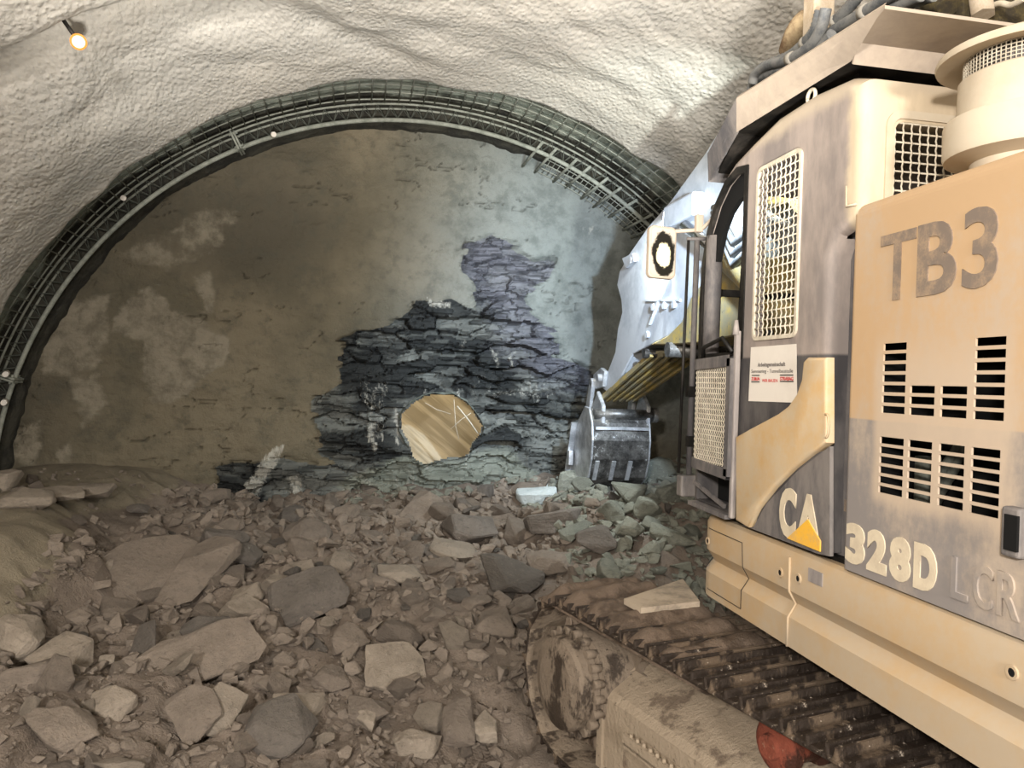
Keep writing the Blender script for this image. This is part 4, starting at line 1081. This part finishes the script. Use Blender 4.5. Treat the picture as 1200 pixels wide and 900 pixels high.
# ---- boom, stick, bucket
BX0, BX1 = 2.80, 3.24
boomp = [(2.7, 1.45), (2.75, 1.75), (3.4, 2.75), (4.2, 3.55), (5.0, 3.95), (5.6, 3.97), (6.3, 3.80), (6.35, 3.45), (5.7, 3.40), (4.9, 3.25), (4.3, 2.75), (3.7, 2.0), (3.1, 1.4)]
mb = MB(); mb.prismX(boomp, BX0+.06, BX1+.0, bev=.012, seg=1); boom = mb.build('boom', M['boomy'], EX)
stk = [yz(p[0], p[1], BX0) for p in ((846, 148), (826, 180), (787, 234), (760, 265), (737, 298), (726, 318), (723, 334), (728, 352), (729, 366), (724, 385), (721, 412), (712, 436), (702, 452), (712, 460), (728, 440), (741, 415), (762, 404), (782, 394), (800, 376), (815, 345), (850, 300), (880, 230))]
mb = MB(); mb.prismX(stk, BX0, BX0+.03, bev=.008, seg=1); mb.prismX(stk, BX1-.03, BX1, bev=.008, seg=1)
inn2 = [(sum(p[0] for p in stk)/len(stk), sum(p[1] for p in stk)/len(stk))]
stk2 = [(u+(inn2[0][0]-u)*.05, v+(inn2[0][1]-v)*.05) for u, v in stk]; mb.prismX(stk2, BX0+.02, BX1-.02)
stick = mb.build('stick', M['boom'], EX)
# lug, ribs and pins on the side plate
mb = MB(); mb.prismX([yz(p[0], p[1], BX0-.03) for p in ((730, 303), (742, 297), (744, 306), (734, 314))], BX0-.04, BX0+.1); 
c = onX(738, 305, BX0-.045); mb.cyl(c, c+Vector((.05, 0, 0)), .035, n=14); mb.build('lug', M['boom'], stick)
mb = MB(); mb.bar(onX(762, 380, BX0-.01), onX(786, 318, BX0-.01), .02, .035, (1, 0, 0)); mb.bar(onX(756, 352, BX0-.01), onX(797, 352, BX0-.01), .02, .02, (1, 0, 0))
for (a, b) in ((764, 360), (777, 358), (788, 357), (757, 392)): c = onX(a, b, BX0-.03); mb.cyl(c, c+Vector((.04, 0, 0)), .035, n=12)
mb.build('side_rib', M['boom'], stick)
# yellow underside plate and ribbed guard
mb = MB(); yb_ = [yz(p[0], p[1], BX0-.015) for p in ((762, 404), (782, 394), (800, 376), (812, 345), (850, 300), (880, 300), (880, 390), (816, 402), (785, 404))]
mb.prismX(yb_, BX0-.02, BX1+.02, bev=.01, seg=1); mb.build('belly_plate', M['boomy'], stick)
mb = MB()
u0 = Vector((BX0+.05, 7.35, 2.27)); u1 = Vector((BX0-.02, 8.75, 1.78)); wv = Vector((.42, -.25, 0.02))
mb.slab([u0, u0+wv, u1+wv*.8, u1], .03)
for k in range(6): o_ = wv*(k/5.0); mb.bar(u0+o_+Vector((0, -.02, -.01)), u1+o_*.8+Vector((0, -.02, -.02)), .035, .05)
mb.build('ribbed_guard', M['boomy'], stick)
mb = MB(); c = onX(766, 407, BX0); d_ = onX(789, 410, BX0)
mb.cyl(onX(754, 414, BX0-.02), onX(754, 414, BX0-.02)+Vector((.5, 0, 0)), .05, n=14); mb.cyl(d_-Vector((.06, 0, 0)), d_+Vector((.5, 0, 0)), .07, n=14); mb.build('pivot_pin', M['steel'], stick)
# cylinders and hoses
mb = MB(); mb.cyl((2.72, 4.0, 2.1), (2.72, 5.6, 3.0), .09, n=18); bc = mb.build('boom_cylinder', M['boomy'], EX)
mb = MB(); mb.cyl((2.72, 5.6, 3.0), (2.72, 6.3, 3.35), .05, n=14); mb.build('rod', M['chrome'], bc)
mb = MB()
for k in range(3): mb.tube([(2.66-.01*k, 4.1, 2.7+.05*k), (2.62, 4.7, 3.0+.05*k), (2.63, 5.2, 2.85+.08*k), (2.7, 5.7, 3.3+.04*k)], .03, 8)
mb.build('hydraulic_hose', M['hose'], boom)
mb = MB(); lc = onX(798, 248, BX0-.06); mb.box(lc-Vector((.05, .36, .11)), lc+Vector((.06, .30, .10)), bev=.02); wl = mb.build('work_lamp', M['boom'], stick)
mb = MB(); mb.box((lc.x-.04, lc.y+.30, lc.z-.07), (lc.x+.05, lc.y+.315, lc.z+.06)); mb.build('lens', M['led'], wl)
# bucket
bp_out = [(8.62, 1.66), (8.50, 1.50), (8.46, 1.30), (8.48, 1.08), (8.58, .86), (8.78, .70), (9.05, .60), (9.45, .55)]
bp_in = [(9.45, .585), (9.06, .64), (8.80, .74), (8.62, .89), (8.53, 1.09), (8.51, 1.30), (8.55, 1.49), (8.66, 1.62)]
X0, X1 = 2.62, 3.30
mb = MB(); mb.prismX(bp_out+bp_in, X0, X1); bucket = mb.build('bucket', M['steel'], EX)
sp = bp_out+[(9.42, .62), (9.30, 1.05), (9.12, 1.45), (8.80, 1.68)]
for x0 in (X0-.02, X1-.01):
    mb = MB(); mb.prismX(sp, x0, x0+.03, bev=.006, seg=1); mb.build('side_plate', M['steelb'], bucket)
mb = MB(); mb.bar((X0-.035, 9.44, .60), (X0-.035, 9.13, 1.46), .03, .10, (1, 0, 0))
mb.build('side_cutter', M['steelb'], bucket)
c = Vector((X0-.06, 9.22, 1.02)); mb = MB(); mb.box(c-Vector((.03, .05, .09)), c+Vector((.03, .05, .09)), bev=.01); mb.build('side_lug', M['steelb'], bucket)
for k in range(4):
    x = X0+.08+.18*k; mb = MB(); mb.prismX([(9.40, .53), (9.40, .62), (9.66, .545)], x-.035, x+.035); mb.build('tooth', M['steelb'], bucket)
mb = MB(); mb.cyl((X0+.02, 8.55, 1.60), (X1+.08, 8.55, 1.60), .060, n=20); mb.lathe((X1+.05, 8.55, 1.60), (1, 0, 0), [(0, 0), (.09, 0), (.09, .06), (.05, .07), (0, .07)], 20); mb.build('cross_tube', M['steel'], bucket)
mb = MB(); mb.bar((X0+.02, 8.455, 1.44), (X1-.02, 8.455, 1.44), .02, .035); 
for x in (X0+.06, X0+.26, X0+.46): mb.bar((x, 8.475, 1.06), (x, 8.60, .83), .05, .02, (0, -1, 0))
mb.build('wear_strip', M['steelb'], bucket)
# links
mb = MB()
for x in (BX0-.05, BX1+.02):
    mb.prismX([(8.55, 2.10), (8.70, 2.14), (8.98, 2.06), (9.02, 1.94), (8.90, 1.88), (8.60, 1.92)], x, x+.05, bev=.012, seg=2)
for (y, z) in ((8.66, 2.02), (8.92, 1.97)): mb.cyl((BX0-.10, y, z), (BX1+.10, y, z), .045, n=16)
lk = mb.build('link', M['steelb'], EX)
mb = MB()
for x in (BX0-.10, BX1-.0): mb = MB(); mb.prismX([(8.86, 1.98), (8.98, 1.95), (9.12, 1.62), (9.12, 1.40), (8.98, 1.40), (8.94, 1.66)], x, x+.05, bev=.012, seg=2); mb.build('link_arm', M['steelb'], lk)

mb = MB(); 
for x in (BX0-.08, BX1+.03): mb = MB(); mb.prismX([(8.50, 1.50), (8.50, 1.70), (8.72, 1.86), (8.86, 1.70), (8.95, 1.45)], x, x+.05, bev=.01, seg=1); mb.build('ear', M['steelb'], bucket)
# cab roof work lamps (on the cab roof front)
for x in (2.15, 2.6):
    mb = MB(); mb.box((x-.07, 3.80, 3.08), (x+.07, 3.88, 3.20), bev=.015); lp = mb.build('roof_lamp', M['black'], cab)
    mb = MB(); mb.box((x-.055, 3.88, 3.095), (x+.055, 3.886, 3.185)); mb.build('lens', M['led'], lp)

# ---- things lying on the roof guard and on the track
def smooth_pts(pts, n=8):
    pts = [Vector(p) for p in pts]; out = []
    for i in range(len(pts)-1):
        p0, p1, p2, p3 = pts[max(i-1, 0)], pts[i], pts[i+1], pts[min(i+2, len(pts)-1)]
        for k in range(n):
            t = k/n; out.append(.5*((2*p1)+(-p0+p2)*t+(2*p0-5*p1+4*p2-p3)*t*t+(-p0+3*p1-3*p2+p3)*t**3))
    out.append(pts[-1]); return out
HX = XS+.10
hoses = [((882, 98), (886, 86), (900, 76), (925, 70), (948, 55), (962, 34), (968, 10)), ((880, 104), (890, 90), (915, 82), (940, 72), (958, 58), (975, 40)),
         ((905, 74), (925, 66), (942, 52), (955, 36), (962, 12)), ((958, 50), (980, 34), (1010, 16), (1040, -2), (1070, -16)), ((966, 60), (990, 46), (1020, 28), (1050, 8), (1080, -6)),
         ((940, 62), (962, 42), (990, 14), (1010, -10)), ((960, 66), (1000, 44), (1035, 22), (1062, 6), (1095, -6))]
hl = ['lowest grey hose curling over the front corner of the roof guard', 'grey hose looped beneath the coil at the roof guard front', 'short grey hose running up to the timber post on the roof guard',
      'upper grey hose sweeping behind the timber post', 'middle grey hose resting along the roof guard edge', 'ribbed grey hose rising behind the timber post', 'grey hose lying nearest the rear flare of the roof guard']
for k, h in enumerate(hoses):
    pts = smooth_pts([onX(a, b, HX+.03*k) for a, b in h], 10); mb = MB()
    mb.tube(pts, .024, 10, rfun=(lambda i: .024+.004*(i % 2)) if k in (2, 5) else None)
    o = mb.build('hose', M['hose']); tag(o, hl[k], 'hose', 'hoses coiled on the roof guard')
    mb = MB(); j = len(pts)//2; mb.cyl(pts[j], pts[j+2], .030, n=12); mb.build('hose_cuff', M['hosecuff'], o)
mb = MB(); a, b = onX(958, 56, HX+.10), onX(966, -30, HX+.10); b.y = a.y-.02; a.z = 3.2
mb.bar(a, (a.x, a.y, b.z), .10, .09, (0, 1, 0), bev=.006); o = mb.build('timber_post', M['wood']); tag(o, 'pale weathered timber post standing among the hoses on the roof guard', 'timber')
mb = MB(); pts = [onX(x_, y_, HX+.12) for x_, y_ in ((918, 62), (926, 48), (934, 34), (942, 22), (948, 20))]
mb.tube(smooth_pts(pts, 5), .04, 10, rfun=lambda i: .025+.022*math.sin(i/20*PI)); o = mb.build('work_glove', M['glove']); tag(o, 'crumpled tan work glove stuck on the hoses at the roof guard front', 'glove')
for k, (pp, X_, lab) in enumerate(((((1080, -8), (1100, 6), (1110, 10)), 2.2, 'yellow-brown strap lying behind the rear flare of the roof guard'), (((1148, -10), (1152, 18)), 2.3, 'pale wooden wedge standing behind the rear flare of the roof guard'))):
    mb = MB(); mb.tube([onX(a, b, X_) for a, b in pp], .045, 6); o = mb.build(['strap', 'wooden_wedge'][k], M[['olive', 'wood'][k]]); tag(o, lab, ['strap', 'wood'][k])
mb = MB(); mb.prism(rrect(2.25, 3.22, 2.95, 3.62, .08), lambda u, v: (u, 2.60, v), lambda u, v: (u, 3.2, v), bev=.05); o = mb.build('tool_sack', M['olive']); tag(o, 'dark olive sack lying on top of the cab roof guard', 'sack')
mb = MB(); mb.tube(smooth_pts([onX(a, b, 2.35) for a, b in ((1160, 8), (1172, 4), (1185, 6), (1200, -2))]), .012, 8); o = mb.build('cable', M['wire']); tag(o, 'thin pale cable bent over the sack on the roof guard', 'cable')
# plate on the track
zt = CZ+CR+.085
cs = [onZ(a, b, zt) for a, b in ((731, 708), (751, 719), (820, 711), (800, 684))]
mb = MB(); mb.slab([cs[0], cs[1], cs[2], cs[3]], .028); o = mb.build('steel_plate', M['slab']); tag(o, 'flat dusty grey plate lying on the excavator track', 'plate')

# ================================================================== ROCKS
def rock_mesh(seed, dims, sub=2, nz=.05, npt=16, boxy=.6, strat=.5):
    r = random.Random(seed); bm = bmesh.new()
    for _ in range(npt):
        v = Vector([r.gauss(0, 1) for _ in range(3)]).normalized()
        m = max(abs(c) for c in v); b = v/m
        p = v.lerp(b, boxy); bm.verts.new(Vector((p.x*dims[0]/2, p.y*dims[1]/2, p.z*dims[2]/2)))
    res = bmesh.ops.convex_hull(bm, input=bm.verts[:])
    bmesh.ops.delete(bm, geom=[g_ for g_ in res['geom_interior'] if isinstance(g_, bmesh.types.BMVert)], context='VERTS')
    bmesh.ops.dissolve_limit(bm, angle_limit=.28, verts=bm.verts[:], edges=bm.edges[:])
    bmesh.ops.bevel(bm, geom=bm.edges[:], offset=min(dims)*.05, segments=1, affect='EDGES', profile=.5)
    bmesh.ops.triangulate(bm, faces=bm.faces[:])
    if sub:
        big = max(dims)
        for _ in range(sub):
            es = [e for e in bm.edges if e.calc_length() > big*.11]
            if es: bmesh.ops.subdivide_edges(bm, edges=es, cuts=1)
            bmesh.ops.triangulate(bm, faces=bm.faces[:])
        for v in bm.verts:
            q = v.co/max(dims)*4+Vector((seed*3.1, 0, 0))
            k = mnoise.noise(q)*nz*max(dims)
            lay = (mnoise.noise(Vector((seed, seed*2, math.floor(v.co.z/dims[2]*7)))))*strat*.09*max(dims)
            hx = Vector((v.co.x, v.co.y, 0)); hn = hx.normalized() if hx.length > 1e-4 else Vector()
            v.co += v.co.normalized()*k*.6+hn*lay*.5
    me = bpy.data.meshes.new('rock'); bm.to_mesh(me); bm.free(); return me
def rock_at(name, px, py, w, h, th, yaw, tilt, roll, mat, label, cat='rock', seed=0, lift=.3, group=None, sub=2, deep=None, P=None):
    """w x h x th in pixels of the picture at that spot's distance, turned into metres"""
    p = P or ground_at(px, py)
    dist = (p-CAMP).length; s = dist/FPX
    dims = (w*s, (h if deep is None else deep)*s, th*s)
    me = rock_mesh(seed, dims, sub); me.materials.append(mat)
    o = bpy.data.objects.new(name, me); COL.objects.link(o)
    o.rotation_euler = (math.radians(tilt), math.radians(roll), math.radians(yaw))
    rv = o.rotation_euler.to_matrix(); ext = sum(abs(rv[2][i])*dims[i]/2 for i in range(3))
    o.location = p+Vector((0, .5*dims[1]*.3, ext*lift)); tag(o, label, cat, group); return o
S, SD, SL, SG, SW_ = M['shale'], M['shaled'], M['shalel'], M['shaleg'], M['shalew']
named = [
 # px, py, w, h(depth), th, yaw, tilt(x), roll(y), mat, label
 (155, 690, 92, 120, 22, -14, 24, 12, S, 'large flat shale slab with upright broken edge beside the sprayed mound'),
 (225, 690, 60, 110, 20, -18, 28, 18, S, 'long slab leaning right of the largest shale slab, below the sprayed mound'),
 (262, 645, 55, 40, 22, -20, 12, 22, SD, 'dark block with clean edges lying between the mound and heap crest'),
 (282, 660, 38, 36, 20, -24, 14, 24, SD, 'smaller dark block touching the clean-edged one above the long slab'),
 (355, 716, 100, 60, 20, 26, 32, -14, SD, 'long dark grey slab with pale scrape at its right corner'),
 (348, 684, 46, 42, 16, 20, 30, -10, SL, 'olive tinted plate resting behind the long dark grey slab'),
 (360, 635, 56, 44, 22, -8, 24, 8, S, 'brown slab with a white lower edge on the upper left of the heap'),
 (492, 615, 46, 56, 20, -22, 48, 20, S, 'steep upright slab near the crest left of the dark boulder'),
 (552, 632, 66, 60, 34, 10, 12, 14, SD, 'dark angular boulder behind the pale flat slab'),
 (534, 652, 62, 40, 17, -8, 10, 8, SL, 'pale flat slab overhanging a dark gap in the middle of the heap'),
 (472, 680, 62, 40, 15, -14, 14, 14, SL, 'slim tilted slab below left of the pale flat slab'),
 (447, 686, 42, 28, 14, -6, 8, 4, S, 'short thick flake tucked under the slim tilted slab'),
 (446, 571, 64, 44, 27, -4, 4, 2, SD, 'rectangular dark block with pale spot on the heap crest below the hole'),
 (460, 796, 76, 64, 22, 12, 26, 6, SL, 'pale smooth kite-shaped rock in the lower middle of the heap'),
 (600, 690, 74, 70, 40, 20, 14, 10, SD, 'big dark boulder just above the front end of the track'),
 (582, 742, 50, 46, 26, -10, 20, 4, S, 'boulder with a pale chip left of the track end'),
 (650, 614, 74, 50, 38, 8, 6, -8, SD, 'wide dark cracked boulder in front of the white rock'),
 (630, 586, 50, 34, 28, -8, 14, 6, SW_, 'bright white crushed rock below the bucket'),
 (68, 787, 60, 50, 28, -20, 30, 10, SL, 'whitish rimmed rock beside the border boulders'),
 (14, 770, 48, 60, 40, 12, 16, 10, SL, 'pale boulder at the photo border, upper of two'),
 (20, 820, 66, 60, 44, 30, 20, -8, S, 'brown boulder at the photo border, lower of two'),
 (130, 800, 36, 30, 18, 40, 30, 10, S, 'small pyramid-shaped stone right of the whitish rimmed rock'),
 (124, 776, 16, 14, 9, 10, 10, 0, SL, 'small pale pebble above the pyramid-shaped stone'),
 (272, 782, 40, 36, 24, 10, 40, 20, SL, 'pale wedge of rock standing on the long slanting slab'),
 (225, 790, 150, 60, 16, 24, 34, -12, S, 'long slanting slab crossing the lower left of the heap'),
 (330, 870, 72, 80, 40, -12, 20, 8, SD, 'dark square boulder at the bottom edge of the heap'),
 (350, 840, 62, 46, 26, 12, 14, 0, SL, 'light crumbly rock behind the dark square boulder'),
 (270, 790, 36, 30, 18, -30, 10, 0, S, 'stone leaning on the pale wedge of rock'),
 (130, 838, 44, 40, 26, 30, 24, -12, SL, 'light grey lump in the lower left foreground'),
 (290, 705, 34, 30, 24, -6, 20, 6, SL, 'small pale block left of the long dark grey slab'),
 (258, 848, 44, 54, 18, -6, 34, 20, SL, 'thin upright pale flake near the bottom edge'),
 (430, 842, 54, 40, 20, 18, 14, 8, S, 'flat stone below the pale kite-shaped rock'),
 (490, 880, 56, 44, 22, 4, 14, 4, SL, 'light slab at the bottom edge left of the narrow ledge'),
 (540, 866, 40, 70, 24, -6, 24, 4, S, 'narrow ledge-like rock running to the bottom edge'),
 (566, 862, 34, 40, 20, 4, 18, 0, SL, 'small cube-like stone beside the narrow ledge rock'),
 (410, 762, 44, 40, 22, -30, 24, 8, S, 'dusty block between the long dark slab and the kite-shaped rock'),
 (385, 805, 42, 34, 20, 20, 20, 0, S, 'rounded dusty stone left of the pale kite-shaped rock'),
 (225, 852, 52, 60, 20, 26, 30, -10, S, 'broad dull plate in the lower left foreground'),
 (70, 870, 70, 54, 26, 10, 22, 6, S, 'low wide rock at the bottom left corner'),
 (430, 850, 26, 30, 16, 60, 20, 0, SL, 'small pale splinter beside the flat stone'),
 (505, 725, 42, 30, 14, 36, 20, 10, S, 'slanting flake below the pale flat slab'),
 (560, 715, 36, 30, 20, -30, 20, 0, S, 'mid-sized lump left of the big dark boulder'),
 (648, 668, 60, 40, 24, 10, 14, 0, S, 'brown slab just behind the far end of the track'),
 (700, 640, 50, 36, 28, -10, 18, 8, SD, 'brown boulder behind the flat plate on the track'),
 (60, 586, 60, 40, 14, 8, 6, 0, SL, 'flat pale slab on top of the sprayed mound'),
 (22, 592, 60, 40, 20, 20, 10, 6, SL, 'pale slab on the mound nearest the photo border'),
 (108, 580, 40, 30, 14, -20, 14, 4, SL, 'small pale plate on top of the sprayed mound near its middle'),
 (4, 572, 30, 30, 24, 0, 10, 0, SL, 'upright pale stone on the mound at the photo border'),
 (163, 598, 26, 18, 10, 4, 4, 0, SD, 'small dark flat stone on the edge of the sprayed mound'),
 (700, 560, 46, 36, 34, 14, 8, 0, SG, 'rounded green-grey boulder against the bucket'),
 (672, 575, 40, 30, 32, -10, 10, 0, SG, 'green-grey boulder at the lower corner of the bucket'),
 (738, 590, 46, 36, 32, 30, 8, 0, SG, 'green-grey boulder one down from the bucket'),
 (770, 560, 50, 34, 30, -10, 10, 4, SG, 'green-grey boulder nearest the handrail foot'),
 (762, 606, 40, 30, 28, 50, 14, 0, SG, 'green-grey boulder in the middle of the lit pile'),
 (790, 640, 54, 34, 22, -16, 12, 8, SG, 'flat green-grey slab at the foot of the cab front'),
 (740, 630, 38, 34, 30, 0, 8, 0, SG, 'green-grey boulder on the left flank of the lit pile'),
 (795, 590, 46, 34, 30, 22, 8, 0, SG, 'green-grey boulder under the rail bracket'),
 (716, 606, 34, 28, 26, 14, 10, 0, SG, 'small green-grey boulder between bucket and brown slab'),
]
rocks = []
for k, (px, py, w, h, th_, yaw, tilt, roll, mat, lab) in enumerate(named):
    rocks.append(rock_at('shale_slab' if mat in (S, SD) else 'boulder' if mat in (SG,) else 'rock', px, py, w, h*1.1, th_, yaw, tilt, roll, mat, lab, 'rock', seed=100+k, lift=.35 if mat is not SG else .5, group='rocks of the muck heap', sub=3))
occ = [(r_.location.x, r_.location.y) for r_ in rocks]
# repeats: broken pieces of the heap, by zone
shapes = {}
def shape(i, mk):
    k = (i, mk)
    if k not in shapes:
        r = random.Random(900+i); me = rock_mesh(500+i, (1, r.uniform(.55, .95), r.uniform(.28, .6)), 2, .05); me.materials.append(M[mk]); shapes[k] = me
    return shapes[k]
zones = [
 ('stones on the heap crest', 'brown broken shale piece on the heap crest below the rock face', (-2.0, 2.3), (7.8, 9.5), 75, (.14, .42), ('shale', 'shaled', 'shale')),
 ('stones in the middle of the heap', 'brown shale piece on the middle slope of the muck heap', (-2.0, 1.6), (5.4, 7.8), 70, (.12, .42), ('shale', 'shaled', 'shale', 'shalel')),
 ('stones in the foreground', 'dusty shale piece in the foreground of the muck heap', (-2.0, .72), (3.0, 5.2), 65, (.07, .27), ('shale', 'shalel', 'shale')),
 ('stones of the lit pile', 'green-grey lump in the lit pile between bucket and cab', (2.0, 4.3), (6.1, 8.6), 45, (.16, .40), ('shaleg', 'shaleg', 'shaled')),
 ('stones on the mound', 'pale dust-covered stone on top of the sprayed mound', (-4.2, -2.5), (7.2, 9.2), 18, (.08, .26), ('shalel', 'shale')),
]
for grp, lab, xr, yr_, cnt, sr, mats in zones:
    n_ = 0; tries = 0
    while n_ < cnt and tries < 4000:
        tries += 1
        x = random.uniform(*xr); y = random.uniform(*yr_)
        if grp.startswith('stones in the fore') and abs(x) > .15+y*.75: continue
        if any((x-a)**2+(y-b)**2 < (.16 if y > 5 else .09)**2 for a, b in occ): continue
        occ.append((x, y)); n_ += 1
        s = sr[0]+(sr[1]-sr[0])*random.random()**1.8
        o = bpy.data.objects.new('rock_fragment', shape(random.randrange(9), random.choice(mats))); COL.objects.link(o)
        o.scale = (s, s*random.uniform(.8, 1.1), s*random.uniform(.8, 1.2)); o.rotation_euler = (Matrix.Rotation(random.gauss(.35, .25), 3, 'X') @ Matrix.Rotation(random.gauss(.15, .3), 3, 'Y') @ Matrix.Rotation(random.uniform(0, 6.3), 3, 'Z')).to_euler()
        o.location = (x, y, float(gh(x, y)[0])+s*.14); tag(o, lab, 'rock', grp)
# fine rubble as one mass
hulls = []
for i in range(10):
    me = rock_mesh(700+i, (1, .8, .5), 0, 0, 10); n = len(me.vertices); a = np.empty(n*3, np.float32); me.vertices.foreach_get('co', a)
    hulls.append((a.reshape(-1, 3), [tuple(p.vertices) for p in me.polygons])); bpy.data.meshes.remove(me)
def rubble(name, lab, mat, zs_, seed):
    r = np.random.default_rng(seed); V = []; Fc = []; base = 0
    for (x0, x1, y0, y1, n, s0, s1) in zs_:
        X_ = r.uniform(x0, x1, n); Y_ = r.uniform(y0, y1, n); H_ = gh(X_, Y_); S_ = s0+(s1-s0)*r.random(n)**3.2
        for i in range(n):
            v, f = hulls[r.integers(10)]; q = Matrix.Rotation(r.uniform(0, 6.3), 3, 'Z') @ Matrix.Rotation(r.normal(0, .45), 3, 'X') @ Matrix.Rotation(r.normal(0, .45), 3, 'Y')
            vv = (v*np.array([1, r.uniform(.6, 1), r.uniform(.7, 1.4)])*S_[i]) @ np.array(q).T+np.array([X_[i], Y_[i], H_[i]+S_[i]*.12])
            V.append(vv); Fc += [tuple(k+base for k in p) for p in f]; base += len(v)
    me = bpy.data.meshes.new(name); me.from_pydata(np.concatenate(V).tolist(), [], Fc); me.update()
    return tag(mesh_obj(name, me, mat), lab, 'rubble', kind='stuff')
rubble('rubble', 'brown rubble and gravel scattered over the muck heap', M['shale'],
       [(-2.2, 2.4, 7.2, 9.9, 2400, .03, .24), (-2.3, 2.0, 5.0, 7.4, 2300, .02, .20), (-2.4, 1.0, 2.6, 5.0, 3600, .010, .10), (-4.4, -2.2, 7.6, 9.8, 200, .02, .12), (-2.2, -1.6, 4.6, 6.6, 300, .02, .12)], 5)
rubble('rubble', 'green-grey crushed rubble of the lit pile below the bucket', M['shaleg'], [(1.9, 4.8, 5.8, 9.9, 2000, .05, .24), (-.2, 2.2, 9.5, 10.1, 420, .04, .22)], 6)

# ================================================================== LIGHT
def area(name, loc, aim, power, col, size, spread=180):
    ld = bpy.data.lights.new(name, 'AREA'); ld.energy = power; ld.color = col; ld.size = size; ld.spread = math.radians(spread)
    o = bpy.data.objects.new(name, ld); COL.objects.link(o); o.location = loc
    o.rotation_euler = (Vector(aim)-Vector(loc)).to_track_quat('-Z', 'Y').to_euler(); return o
def spot(name, loc, aim, power, col, ang, blend=.5, rad=.05):
    ld = bpy.data.lights.new(name, 'SPOT'); ld.energy = power; ld.color = col; ld.spot_size = math.radians(ang); ld.spot_blend = blend; ld.shadow_soft_size = rad
    o = bpy.data.objects.new(name, ld); COL.objects.link(o); o.location = loc
    o.rotation_euler = (Vector(aim)-Vector(loc)).to_track_quat('-Z', 'Y').to_euler(); return o
area('tunnel_flood_and_fill', (-1.35, -1.9, 3.0), (0.4, 7, 2.2), 410, (1, .94, .87), .35)
area('tunnel_flood_and_fill', (.9, -4.5, 2.6), (-1.5, 7, 2.6), 430, (1, .94, .86), .8)  # unseen fill lamp added to brighten the left of the vault
spot('vault_fill', (.0, .2, 1.0), (.45, 7.2, 6.2), 3300, (1, .955, .88), 60, .9, .2)  # unseen spot added only to brighten the vault
spot('cab_work_light', (2.15, 3.97, 3.14), (2.7, 10.2, 2.5), 1900, (.66, .82, 1), 56, .9)
spot('cab_work_light', (2.6, 3.97, 3.14), (3.1, 9.3, 4.5), 900, (.90, .98, .92), 54, .9)
spot('boom_work_light', (lc.x-.02, lc.y+.36, lc.z), (2.6, 9.2, .6), 420, (.86, .95, .97), 125, .8)
pl_ = bpy.data.lights.new('bore_light', 'POINT'); pl_.energy = 34; pl_.color = (1, .88, .70); pl_.shadow_soft_size = .1
o = bpy.data.objects.new('bore_light', pl_); COL.objects.link(o); o.location = (1.0, 11.4, 1.9)
wd = bpy.data.worlds.new('world'); SC.world = wd; wd.use_nodes = True
wd.node_tree.nodes['Background'].inputs[0].default_value = (1, .93, .82, 1); wd.node_tree.nodes['Background'].inputs[1].default_value = .12
SC.view_settings.view_transform = 'Standard'; SC.view_settings.look = 'None'; SC.view_settings.gamma = 1; SC.view_settings.use_curve_mapping = False
SC.view_settings.exposure = 0.0
